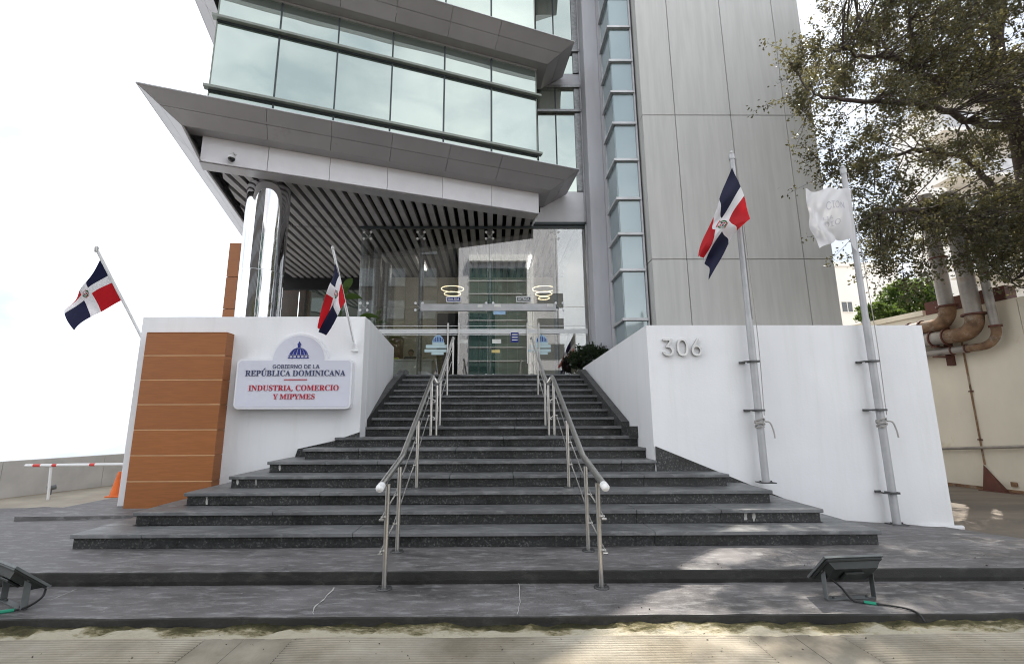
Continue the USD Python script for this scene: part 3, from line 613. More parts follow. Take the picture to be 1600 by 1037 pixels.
# soffit border and slats
part(ob, 'soffit_border', fbox(-0.02, SR, -0.45, -0.055, ZC-0.03, ZC+0.03), M['canopy'])
bl0, bl1 = W(-0.02,-0.05)[:2], W(0.33,-0.45)[:2]
part(ob, 'soffit_border', slab([np.r_[W(-0.37,0.33)[:2],8.38], np.r_[W(-0.37,0.33)[:2]+EL*9.6,8.38], np.r_[W(0.30,-0.42)[:2]+EL*9.6,ZC-0.03], np.r_[W(0.0,0.0)[:2],ZC-0.03]], 0.04, 0, (0,0,-1)), M['canopy'])
def soffit_front(x):   # the y at which the slats begin
    y1 = W(0,-0.45)[1]+(x-W(0,-0.45)[0])*math.tan(TH)
    xa, ya = W(0.33,-0.45)[:2]
    if x < xa: return ya+(xa-x)/(-EL[0])*EL[1]
    return y1
x = -9.0
while x < 3.0:
    if x > 1.25: y0 = 14.78
    else: y0 = soffit_front(x)
    x2 = x+0.175
    y0b = (soffit_front(x2) if x2 < 1.25 else 14.78)
    if y0 < 20.2:
        for ya, yb, yy in ((y0, y0b, 14.66), (14.72, 14.72, 20.4)) if y0 < 14.6 else ((max(y0,14.72), max(y0b,14.72), 20.4),):
            m = trimesh.Trimesh(*hexa([[x,ya,ZC],[x2,yb,ZC],[x2,yy,ZC],[x,yy,ZC],[x,ya,ZC+0.16],[x2,yb,ZC+0.16],[x2,yy,ZC+0.16],[x,yy,ZC+0.16]]), process=False); m.fix_normals()
            part(ob, 'soffit_slat', m, M['slat'])
    x += 0.305
part(ob, 'soffit_void', prism([tuple(W(0.02,-0.08)[:2]), tuple(W(SR-0.02,-0.08)[:2]), (1.40,14.55), (1.10,14.83), (3.15,14.83), (3.15,20.9), (-9.9,20.9)], ZC+0.42, ZC+0.48), M['void'])
# canopies
def canopy(zi, zt, left_len, right_y):
    di, dt = 0.33, 1.0
    IL, TL, IR, TR = W(-0.37,di)[:2], W(-1.13,dt)[:2], W(SR+0.26,di)[:2], W(SR+0.90,dt)[:2]
    P3 = lambda p, z: np.r_[p, z]
    zm = 0.5*(zi+zt)
    inner = [IL]+[W(s,di)[:2] for s in SJ[1:-1]]+[IR]; outer = [TL]+[W(s,dt)[:2] for s in SJ[1:-1]]+[TR]
    dn = (0,0,-1)
    for j in range(len(inner)-1):
        a, b, c, d = inner[j], inner[j+1], outer[j+1], outer[j]
        ma, mb_ = 0.5*(a+d), 0.5*(b+c)
        part(ob, 'canopy_panel', slab([P3(a,zi),P3(b,zi),P3(mb_,zm),P3(ma,zm)], 0.03, 0.005, dn), M['canopy'])
        part(ob, 'canopy_panel', slab([P3(ma,zm),P3(mb_,zm),P3(c,zt),P3(d,zt)], 0.03, 0.005, dn), M['canopy'])
    nl = int(left_len/1.6)
    for j in range(nl):
        t0, t1 = left_len*j/nl, left_len*(j+1)/nl
        a, b, c, d = IL+EL*t0, IL+EL*t1, TL+EL*t1, TL+EL*t0; ma, mb_ = 0.5*(a+d), 0.5*(b+c)
        part(ob, 'canopy_panel', slab([P3(a,zi),P3(b,zi),P3(mb_,zm),P3(ma,zm)], 0.03, 0.005, dn), M['canopy'])
        part(ob, 'canopy_panel', slab([P3(ma,zm),P3(mb_,zm),P3(c,zt),P3(d,zt)], 0.03, 0.005, dn), M['canopy'])
    eI, eT = IR+ER*((right_y-IR[1])/ER[1]), TR+ER*((right_y-TR[1])/ER[1])
    mR, mE = 0.5*(IR+TR), 0.5*(eI+eT)
    part(ob, 'canopy_panel', slab([P3(IR,zi),P3(eI,zi),P3(mE,zm),P3(mR,zm)], 0.03, 0.005, dn), M['canopy'])
    part(ob, 'canopy_panel', slab([P3(mR,zm),P3(mE,zm),P3(eT,zt),P3(TR,zt)], 0.03, 0.005, dn), M['canopy'])
    # flat strip against the wall, the tip's edge, and the sloping top
    part(ob, 'canopy_soffit', slab([P3(W(-0.37,-0.02)[:2],zi),P3(W(SR+0.26,-0.02)[:2],zi),P3(IR,zi),P3(IL,zi)], 0.03, 0, dn), M['canopy'])
    part(ob, 'canopy_soffit', slab([P3(W(SR+0.002,0)[:2],zi-0.001),P3(IR,zi-0.001),P3(eI,zi-0.001),P3(W(SR+0.002,0)[:2]+ER*(right_y-W(SR,0)[1])/ER[1],zi-0.001)], 0.03, 0, dn), M['canopy'])
    for a, b in ((TL+EL*left_len, TL), (TL, TR), (TR, eT)):
        part(ob, 'canopy_edge', tube([P3(a,zt+0.012), P3(b,zt+0.012)], 0.018, 6), M['fin_light'])
    top = [(TL+EL*left_len), TL, TR, eT]; base = [W(-0.02,-0.02)[:2]+EL*left_len, W(-0.02,0.03)[:2], W(SR+0.02,0.03)[:2], W(SR+0.02,0.0)[:2]+ER*(right_y-W(SR,0)[1])/ER[1]]
    mb_ = MB()
    for j in range(3):
        mb_.add(slab([P3(top[j],zt+0.02),P3(top[j+1],zt+0.02),P3(base[j+1],zt+0.25),P3(base[j],zt+0.25)], 0.02, 0, (0,0,1)))
    part(ob, 'canopy_top', mb_, M['canopy'])
canopy(8.388, 8.835, 9.2, 14.62)
canopy(12.84, 13.30, 9.2, 14.62)
canopy(17.2, 17.65, 9.2, 14.62)
# curtain walls
def storey(z0, zs, zt, z1):
    for a, b in zip(SJ[:-1], SJ[1:]):
        for za, zb_ in ((z0, zs), (zs, zt), (zt, z1)):
            part(ob, 'window_pane', fbox(a+0.022, b-0.022, -0.04, -0.015, za+0.02, zb_-0.02), M['mirror_glass'])
    for s in SJ[1:-1]: part(ob, 'mullion', fbox(s-0.022, s+0.022, -0.06, 0.012, z0, z1), M['mullion'])
    part(ob, 'corner_mullion', fbox(-0.01, 0.02, -0.06, 0.0, z0, z1), M['fin']); part(ob, 'corner_mullion', fbox(SR-0.02, SR+0.01, -0.06, 0.0, z0, z1), M['fin'])
    for z in (zs, zt):
        part(ob, 'transom', fbox(-0.10, SR+0.12, -0.05, 0.13, z-0.035, z+0.035), M['fin'])
        part(ob, 'transom_shadow_gap', fbox(-0.005, SR+0.005, -0.055, 0.014, z-0.085, z-0.036), M['mullion'])  # solid dark strip along the underside of the transom
    part(ob, 'head_trim', fbox(-0.02, SR+0.02, -0.05, 0.03, z1-0.05, z1+0.0), M['fin_light'])
storey(8.60, 9.74, 11.81, 12.835); storey(13.35, 14.2, 16.2, 17.195); storey(17.7, 18.6, 20.7, 24.0)
# glazed corner return of the main volume, right side
rp0, rp1 = W(SR,0)[:2], W(SR,0)[:2]+ER*((14.6-W(SR,0)[1])/ER[1])
for za, zb_ in ((8.60,11.81),(11.81,12.83),(13.35,17.19)):
    part(ob, 'window_pane', slab([np.r_[rp0,za],np.r_[rp1,za],np.r_[rp1,zb_],np.r_[rp0,zb_]], 0.02, 0.02, (1,0,0)), M['mirror_glass'])
# recessed wing to the right of the main volume
yw_ = 14.70
part(ob, 'wing_core', cbox((1.2,yw_+0.12,8.0),(3.35,16,24)), M['void'])
part(ob, 'entrance_lintel', cbox((1.15,yw_-0.02,7.86),(3.2,yw_+0.10,8.98),0.01), M['fascia'])
part(ob, 'lintel_trim', cbox((1.2,yw_-0.10,7.76),(3.30,yw_+0.1,7.858),0.01), M['mullion'])
part(ob, 'wing_band', cbox((1.4,yw_-0.02,12.99),(3.2,yw_+0.1,13.50),0.01), M['lavender'])
for za, zb_ in ((8.99,11.93),(12.05,12.90),(13.52,14.34),(14.44,16.9),(17.0,20)):
    for a, b in ((1.35,2.20),(2.25,2.88)):
        part(ob, 'window_pane', cbox((a,yw_,za),(b,yw_+0.02,zb_)), M['mirror_glass'])
    part(ob, 'mullion', cbox((2.205,yw_-0.03,za),(2.245,yw_+0.06,zb_)), M['mullion'])
    part(ob, 'jamb', cbox((2.885,yw_-0.06,za),(3.08,yw_+0.06,zb_)), M['steel_dark'])
for z in (11.99, 12.945, 14.39, 16.95):
    part(ob, 'transom', cbox((1.3,yw_-0.12,z-0.045),(3.12,yw_+0.05,z+0.045)), M['steel_dark'])
part(ob, 'jamb_trim', cbox((3.085,yw_-0.10,2.56),(3.13,yw_+0.08,24)), M['fin_light'])
# pier between wing and stair tower
part(ob, 'pier', cbox((3.135,13.95,2.0),(3.62,15.5,24),0.01), M['lavender'])
part(ob, 'pier', cbox((3.622,13.40,2.0),(3.80,15.5,24),0.01), M['lavender'])
# glazed stair strip with fins
zf = [1.6,2.8,4.05,5.44,6.49,7.55,8.75,9.92,10.955,12.01,13.19,14.3,15.4,16.5,17.6,18.7,19.8,20.9,22,23.1,24]
sxa, sxb, sy, syb = 3.585, 4.20, 12.36, 13.38
part(ob, 'strip_core', cbox((sxa+0.08,sy+0.1,1.5),(sxb+0.2,syb+0.3,24)), M['void'])
for a, b in zip(zf[:-1], zf[1:]):
    part(ob, 'strip_pane', cbox((sxa+0.02,sy,a+0.03),(sxb,sy+0.02,b-0.03)), M['frost_glass'])
    part(ob, 'strip_pane', cbox((sxa,sy+0.022,a+0.03),(sxa+0.02,syb,b-0.03)), M['frost_glass'])
for z in zf:
    m = MB().box((sxa-0.075,sy-0.075,z-0.035),(sxb+0.02,sy+0.03,z+0.035)); m.box((sxa-0.075,sy+0.031,z-0.035),(sxa+0.03,syb,z+0.035))
    part(ob, 'strip_fin', m, M['fin_light'])
part(ob, 'strip_jamb', cbox((sxb+0.002,sy-0.04,1.5),(sxb+0.05,sy+0.1,24)), M['fin_light'])
part(ob, 'strip_jamb', cbox((sxa-0.03,syb-0.05,1.5),(sxa+0.0,syb,24)), M['fin_light'])
# striated concrete stair tower
tx = [4.30,5.25,6.85,8.43,9.235]; tz = [-0.3,1.35,5.635,9.965,14.3,18.6,24.2]; ty = 12.0
part(ob, 'tower_core', cbox((4.34,ty+0.05,-0.3),(9.20,17,24)), M['joint'])
for a, b in zip(tx[:-1], tx[1:]):
    for c, d in zip(tz[:-1], tz[1:]):
        part(ob, 'tower_panel', cbox((a+0.008,ty,c+0.009),(b-0.008,ty+0.05,d-0.009),0.004), M['tower'])
for c, d in zip(tz[:-1], tz[1:]):
    part(ob, 'tower_panel', cbox((4.305,ty+0.052,c+0.009),(4.338,12.9,d-0.009),0.004), M['tower'])
    part(ob, 'tower_panel', cbox((9.205,ty+0.052,c+0.009),(9.24,17,d-0.009),0.004), M['tower'])
part(ob, 'tower_roof', cbox((4.2,11.9,24.2),(9.35,17.1,24.5)), M['lavender'])
# mirror column under the left corner
cc = np.array([-6.20,12.12,0])
col = MB()
zc_ = [2.0,5.25,7.72]
for a, b in zip(zc_[:-1], zc_[1:]):
    part(ob, 'column', lathe([(0.545,a),(0.55,a+0.008),(0.55,b-0.008),(0.545,b)], cc, 64), M['chrome'], smooth=40)
part(ob, 'column_core', lathe([(0.54,2.0),(0.54,7.74)], cc, 32), M['steel_dark'], smooth=True)
# brown clad wing and mirror glazing at the far left
for a, b in ((0.0,4.6),(4.6,5.72),(5.72,7.02),(7.02,8.45)):
    part(ob, 'brown_cladding', cbox((-10.62,18.0,a+0.012),(-9.2,18.3,b-0.012),0.004), M['wood'])
part(ob, 'brown_backing', cbox((-10.5,18.03,0),(-9.3,18.5,8.4)), M['brown_steel'])
for a, b in ((-10.4,-8.75),(-8.71,-7.05),(-7.01,-5.35)):
    part(ob, 'window_pane', cbox((a,20.5,2.6),(b,20.53,7.2)), M['mirror_glass'])
part(ob, 'rear_beam', cbox((-10.5,20.42,7.2),(3.3,20.9,8.1)), M['void'])
part(ob, 'terrace_floor', cbox((-8.8,12.4,2.30),(-4.35,20.5,2.54)), M['floor'])

# ------------------------------------------------------------------ lobby and glass entrance
lb = thing('entrance_lobby', 'beige panelled lobby seen through the entrance glazing', 'room', (-0.5,17.5,2.56))
part(lb, 'floor', cbox((-4.35,14.76,2.42),(3.35,20.4,2.556)), M['floor'])
zb = [2.56,3.9,5.0,6.2,7.72]; xb_ = [-4.6,-3.9,-3.15,-2.45]
for a, b in zip(xb_[:-1], xb_[1:]):
    for c, d in zip(zb[:-1], zb[1:]): part(lb, 'wall_panel', cbox((a+0.006,20.30,c+0.006),(b-0.006,20.34,d-0.006)), M['beige_panel'])
for a, b in ((-2.45,0.1),(0.1,1.7),(1.7,3.3)):
    for c, d in ((6.05,6.9),(6.9,7.72)): part(lb, 'wall_panel', cbox((a+0.006,20.30,c+0.006),(b-0.006,20.34,d-0.006)), M['beige_panel'])
for a, b in ((0.1,1.7),(1.7,3.3)):
    for c, d in zip(zb[:3], (3.9,5.0,6.05)): part(lb, 'wall_panel', cbox((a+0.006,20.30,c+0.006),(b-0.006,20.34,d-0.006)), M['beige_panel'])
part(lb, 'back_wall', cbox((-4.7,20.342,2.5),(3.4,20.41,7.9)), M['void'])
part(lb, 'dark_doorway', cbox((-2.45,20.25,2.56),(0.1,20.29,6.04)), M['void'])
part(lb, 'side_wall', cbox((3.20,14.85,2.5),(3.34,20.3,8.12)), M['beige_panel'])
part(lb, 'brown_pillar', cbox((-4.62,19.6,2.56),(-3.9,20.2,4.9)), M['brown_steel'])
part(lb, 'notice_frame', cbox((-3.5,20.24,3.32),(-2.95,20.29,3.85),0.01), M['mullion'])
for k in range(2): part(lb, 'notice', cbox((-3.45+k*0.25,20.23,3.38),(-3.25+k*0.25,20.239,3.79)), M['paper'])

eg = thing('glass_entrance', 'tall frameless glass entrance front with double doors at the stair head', 'entrance', (-0.6,14.7,2.56))
xg = [-4.335,-2.372,-0.094,2.086,3.06]; zt_g, zh = 7.66, 4.97
yg = 14.70
pan = [(xg[0],xg[1],zh,zt_g),(xg[1],xg[2],zh,zt_g),(xg[2],xg[3],zh,zt_g),(xg[3],xg[4],zh,zt_g),(xg[0],xg[1],2.57,zh),(xg[3],xg[4],2.57,zh)]
for a, b, c, d in pan: part(eg, 'glass_pane', cbox((a+0.005,yg-0.006,c+0.005),(b-0.005,yg+0.006,d-0.005)), M['clear_glass'])
for a, b in ((xg[1],-1.24),(-1.24,xg[2]),(xg[2],1.30),(1.30,xg[3])):
    part(eg, 'door_leaf', cbox((a+0.006,yg-0.006,2.58),(b-0.006,yg+0.006,zh-0.14)), M['clear_glass'])
part(eg, 'head_frame', cbox((-4.40,yg-0.05,zt_g),(3.08,yg+0.05,zt_g+0.07)), M['mullion'])
part(eg, 'door_header', cbox((xg[1]+0.05,yg-0.03,zh-0.13),(xg[3]-0.03,yg+0.09,zh+0.11),0.01), M['fin_light'])
for xx in (xg[1], xg[2], xg[3]):
    part(eg, 'post', cyl((xx,yg+0.28,2.56),(xx,yg+0.28,7.72),0.085,20), M['steel_dark'], smooth=40)
for k, yy in enumerate((14.95,16.6,18.4)):
    part(eg, 'post', cyl((-4.25,yy,2.56),(-4.25,yy,7.72),0.13,20), M['steel_dark'], smooth=40)
for k, (a, b) in enumerate(((14.72,16.6),(16.62,18.4),(18.42,20.28))):
    part(eg, 'glass_pane', cbox((-4.345,a,2.57),(-4.333,b,7.66)), M['clear_glass'])
def spider(x, z):
    b = MB()
    for sx_, sz_ in ((-1,-1),(-1,1),(1,-1),(1,1)):
        q = np.array([x+sx_*0.115, yg+0.0, z+sz_*0.115])
        b.tube([(x,yg+0.20,z),(x+sx_*0.05,yg+0.12,z+sz_*0.05),(q[0],yg+0.02,q[2])], 0.018, 6)
        b.add(cyl((q[0],yg-0.018,q[2]),(q[0],yg+0.02,q[2]),0.042,12))
    b.add(cyl((x,yg+0.06,z),(x,yg+0.24,z),0.02,8))
    part(eg, 'spider_fitting', b, M['plain_white'], smooth=40)
for xx in (-4.15, xg[1], xg[2], xg[3]):
    spider(xx, 7.42)
for xx in (-4.15, xg[1], xg[2], xg[3]+0.08): spider(xx, 4.99)
spider(xg[2], 2.66)
for z0, z1 in ((4.10,4.25),(4.345,4.365),(4.055,4.072)):
    part(eg, 'frosted_band', cbox((-4.3,yg-0.012,z0),(3.05,yg-0.009,z1)), M['frost'])
for xx in (-1.42,-1.06,1.11,1.48):
    b = MB().tube([(xx,yg-0.07,3.13),(xx,yg-0.07,4.43)], 0.022, 10)
    for z in (3.35,4.2): b.tube([(xx,yg-0.07,z),(xx,yg-0.006,z)], 0.012, 6)
    part(eg, 'door_handle', b, M['steel'], smooth=40)
def decal(x0, x1, z0, z1, m, nm='sticker', dy=0.010): return part(eg, nm, cbox((x0,yg-dy-0.003,z0),(x1,yg-dy,z1)), M[m])
def gx_(x): return at(x,540,yg)[0]
def gz_(y): return at(760,y,yg)[2]
for cxp, w_ in ((684.5, 1), (846.5, 1)):
    xc = gx_(cxp); z0 = gz_(535)
    dome_b = MB(); dome_w = affinity.translate(affinity.scale(Point(0,0).buffer(1,24), 0.185, gz_(526)-z0+0.05).intersection(sbox(-1,0,1,1)), xc, z0)
    part(eg, 'dome_sticker', extrude_xz(dome_w, yg-0.013, yg-0.010), M['sky_print'])
    for k in range(6):
        xx = xc-0.13+k*0.052; h = (gz_(527)-z0)*math.sqrt(max(0.1,1-((k-2.5)/3.3)**2)); decal(xx-0.014, xx+0.014, z0+0.03, z0+0.01+h*1.05, 'navy', 'dome_stripe', 0.0135)
    decal(xc-0.02, xc+0.02, gz_(526)+0.03, gz_(522.5), 'sky_print')
    decal(gx_(cxp-19), gx_(cxp+14), gz_(543.5), gz_(538.5), 'teal_print'); decal(gx_(cxp-9), gx_(cxp+10), gz_(538.2), gz_(535.2), 'teal_print')
    decal(gx_(cxp-21), gx_(cxp+14), gz_(550), gz_(545.5), 'teal_print'); decal(gx_(cxp-10), gx_(cxp+9), gz_(554), gz_(550.2), 'teal_print')
for x0_, x1_, ya, yb, m_ in ((717,730.5,536,530.5,'paper'),(769,783,536.5,530,'paper'),(768,781,551,546.5,'yellow_paper'),(771,790,491.5,484,'sky_print'),(746,754,480.5,476,'paper'),(772,783,480,475.5,'paper'),(856,866,480,475,'paper')):
    decal(gx_(x0_), gx_(x1_), gz_(ya), gz_(yb), m_, 'paper_notice', 0.034 if ya < 482 else 0.010)
decal(gx_(798.5), gx_(810.5), gz_(535), gz_(519.5), 'navy', 'blue_notice')
for k in range(3): decal(gx_(800), gx_(809), gz_(523.5+k*4.2), gz_(522+k*4.2), 'paper', 'notice_line', 0.0135)
for t, xa, xb2, mm in (('SALIDA', 696.5, 720, 'navy'), ('ENTRADA', 807.5, 831, 'mullion')):
    zA, zB = gz_(472.5), gz_(463.5)
    pl = part(eg, 'sign_plate', cbox((gx_(xa),yg-0.060,zA),(gx_(xb2),yg-0.035,zB),0.006), M['plain_white'])
    part(eg, 'sign_field', cbox((gx_(xa+1.3),yg-0.064,zA+0.030),(gx_(xb2-1.3),yg-0.0605,zB-0.030)), M[mm], label=f'dark field of the {t} sign')
    part(eg, 'sign_lettering', sheet_xz(fit_text(t, gx_(xa+3), gx_(xb2-3), zA+0.062, (zB-zA)-0.124, False, True), yg-0.069, yg-0.0645), M['plain_white'])
    part(eg, 'sign_bracket', cbox((gx_(0.5*(xa+xb2))-0.02,yg-0.05,zh+0.09),(gx_(0.5*(xa+xb2))+0.02,yg-0.036,zA)), M['steel_dark'])

# pendant ring lamps and ceiling lamps
def ring_lamp(px_, label, py_=457):
    c = at(px_, py_, 17.0)
    t = thing('ring_lamp', label, 'lamp', c, 'ring pendants in the lobby')
    for r, dz in ((0.42,0.14),(0.31,-0.05),(0.21,-0.22)):
        a = np.arange(40)/40*2*np.pi
        part(t, 'light_ring', tube(np.c_[c[0]+r*np.cos(a), c[1]+r*np.sin(a), np.full(40, c[2]+dz)], 0.016, 6, True), M['lamp'], smooth=True)
    b = MB()
    for a in (0.3,2.4,4.5): b.tube([(c[0]+0.42*math.cos(a),c[1]+0.42*math.sin(a),c[2]+0.14),(c[0]+0.05*math.cos(a),c[1]+0.05*math.sin(a),ZC)], 0.003, 4); b.tube([(c[0]+0.31*math.cos(a),c[1]+0.31*math.sin(a),c[2]-0.05),(c[0]+0.42*math.cos(a),c[1]+0.42*math.sin(a),c[2]+0.14)],0.003,4); b.tube([(c[0]+0.21*math.cos(a),c[1]+0.21*math.sin(a),c[2]-0.22),(c[0]+0.31*math.cos(a),c[1]+0.31*math.sin(a),c[2]-0.05)],0.003,4)
    part(t, 'hanging_wire', b, M['steel_dark'])
ring_lamp(707, 'glowing triple ring pendant hanging above the SALIDA sign')
ring_lamp(849.5, 'glowing triple ring pendant hanging above the ENTRADA sign')
for px_, py_, lab in ((827,410,'slim lit ceiling lamp high above the ENTRADA sign'),(661,413,'slim lit ceiling lamp beside the left entrance post'),(904,413,'slim lit ceiling lamp near the right entrance jamb')):
    c = atz(px_, py_, ZC-0.03); t = thing('ceiling_lamp', lab, 'lamp', c, None)
    part(t, 'light_bar', cbox(c+[-0.03,-0.75,-0.015], c+[0.03,0.75,0.02]), M['led']); part(t, 'housing', cbox(c+[-0.05,-0.78,0.021], c+[0.05,0.78,0.05]), M['steel_dark'])

dk_ = thing('reception_desk', 'white reception desk behind the left entrance glazing', 'desk', (-3.0,16.2,2.56))
part(dk_, 'front_panel', cbox((-3.75,16.0,2.56),(-2.10,16.06,3.40)), M['desk']); part(dk_, 'counter_top', cbox((-3.8,15.95,3.401),(-2.05,16.5,3.45),0.01), M['desk']); part(dk_, 'side_panel', cbox((-2.16,16.07,2.56),(-2.10,16.9,3.40)), M['desk'])

# people half hidden behind desk and wall
import manifold3d as m3
def person(name_label, base, yaw, skin, top, legs_m, vest=None, bend=0.0, scale=1.0, sit=False):
    t = thing('person', name_label, 'person', base)
    J = {}
    b_ = bend
    J['pel'] = (0,0,0.95); J['chest'] = (0.0,0.30*math.sin(b_),0.95+0.42*math.cos(b_)); J['neck'] = (0,0.40*math.sin(b_),0.95+0.56*math.cos(b_)); J['head'] = (0,0.46*math.sin(b_)+0.02,0.95+0.71*math.cos(b_))
    for s, n in ((-1,'l'),(1,'r')):
        J['sh'+n] = (s*0.19, J['chest'][1], J['chest'][2]+0.08); J['el'+n] = (s*0.25, J['chest'][1]+0.06, J['chest'][2]-0.20); J['wr'+n] = (s*0.20, J['chest'][1]+0.26, J['chest'][2]-0.30); J['ha'+n] = (s*0.18, J['chest'][1]+0.34, J['chest'][2]-0.31)
        J['hip'+n] = (s*0.10,0,0.90); J['kn'+n] = (s*0.11,0.03,0.50); J['an'+n] = (s*0.11,0,0.08); J['to'+n] = (s*0.12,0.15,0.04)
    if sit:
        for k in J:
            q = np.array(J[k])
            J[k] = (q[0], q[1]+0.42, q[2]-0.02) if k[:2] in ('kn','an','to') else (q[0], q[1], q[2]-0.42)
    def S(k, r): return m3.Manifold.sphere(r*scale, 16).translate(tuple(np.array(J[k])*scale))
    def bone(a, ra, c, rc): return m3.Manifold.batch_hull([S(a, ra), S(c, rc)])
    def done(parts_, col, nm):
        q = m3.Manifold.batch_boolean(parts_, m3.OpType.Add).refine_to_length(0.04)
        v, f = arr(q); m = trimesh.Trimesh(v, f); trimesh.smoothing.filter_taubin(m, iterations=8)
        c, s = math.cos(yaw), math.sin(yaw); v = np.array(m.vertices)
        v = np.c_[c*v[:,0]-s*v[:,1], s*v[:,0]+c*v[:,1], v[:,2]]+np.array(base)
        part(t, nm, (v, np.array(m.faces)), col, smooth=True)
    body = [bone('chest',0.13,'neck',0.055), bone('neck',0.055,'head',0.07), S('head',0.098), m3.Manifold.sphere(0.085*scale,16).translate(tuple((np.array(J['head'])+[0,0.02,-0.05])*scale)), m3.Manifold.sphere(0.02*scale,8).translate(tuple((np.array(J['head'])+[0,0.108,-0.02])*scale))]
    for n, s in (('l',-1),('r',1)):
        body += [bone('el'+n,0.042,'wr'+n,0.030), bone('wr'+n,0.030,'ha'+n,0.038), bone('pel',0.12,'hip'+n,0.09), m3.Manifold.sphere(0.022*scale,8).translate(tuple((np.array(J['head'])+[s*0.10,0,-0.02])*scale))]
        body += [bone('hip'+n,0.085,'kn'+n,0.058), bone('kn'+n,0.058,'an'+n,0.042), bone('an'+n,0.045,'to'+n,0.035), bone('sh'+n,0.05,'el'+n,0.042)]
        for k in range(4):
            p0 = np.array(J['ha'+n])+[(-0.03+0.02*k),0.02,0]; p1 = p0+[0,0.06+0.012*(1-abs(k-1.5)/1.5),-0.02]
            body.append(m3.Manifold.batch_hull([m3.Manifold.sphere(0.010*scale,8).translate(tuple(p0*scale)), m3.Manifold.sphere(0.008*scale,8).translate(tuple(p1*scale))]))
    body.append(bone('pel',0.12,'chest',0.13))
    done(body, skin, 'body')
    tops = [bone('pel',0.15,'chest',0.165), bone('shl',0.075,'shr',0.075)]+[bone('sh'+n,0.075,'el'+n,0.055) for n in 'lr']
    done(tops, top, 'shirt')
    if vest: done([bone('pel',0.165,'chest',0.178), bone('shl',0.082,'shr',0.082)], vest, 'vest')
    done([bone('hip'+n,0.10,'kn'+n,0.072) for n in 'lr']+[bone('kn'+n,0.072,'an'+n,0.058) for n in 'lr']+[bone('hipl',0.115,'hipr',0.115)], legs_m, 'trousers')
    done([m3.Manifold.sphere(0.108*scale,16).translate(tuple((np.array(J['head'])+[0,-0.018,0.025])*scale))], M['hair'], 'hair')
person('person with dark hair sitting behind the white reception desk', at(642,563,16.9)*[1,1,0]+[0,0,2.56], math.pi, M['skin'], M['trousers'], M['trousers'], sit=True)
person('person in a yellow vest half hidden by the left stair parapet', at(617.5,560,17.2)*[1,1,0]+[0,0,2.56], math.pi*0.85, M['skin'], M['shirt'], M['shirt'], M['vest'], bend=0.35, sit=True)

# ------------------------------------------------------------------ handrails
def catmull(pts, n=8):
    p = np.array(pts, float); p = np.vstack([2*p[0]-p[1], p, 2*p[-1]-p[-2]]); out = []
    for i in range(1, len(p)-2):
        for t in np.linspace(0, 1, n, endpoint=False):
            a, b, c, d = p[i-1:i+3]; out.append(0.5*((2*b)+(-a+c)*t+(2*a-5*b+4*c-d)*t*t+(-a+3*b-3*c+d)*t**3))
    return np.array(out+[p[-2]])
def fillet(pts, r=0.06, n=5):
    p = [np.array(q, float) for q in pts]; out = [p[0]]
    for a, b, c in zip(p[:-2], p[1:-1], p[2:]):
        u1 = (a-b)/np.linalg.norm(a-b); u2 = (c-b)/np.linalg.norm(c-b); rr = min(r, 0.45*np.linalg.norm(a-b), 0.45*np.linalg.norm(c-b))
        for t in np.linspace(0, 1, n): out.append((1-t)**2*(b+u1*rr)+2*t*(1-t)*b+t*t*(b+u2*rr))
    return np.array(out+[p[-1]])
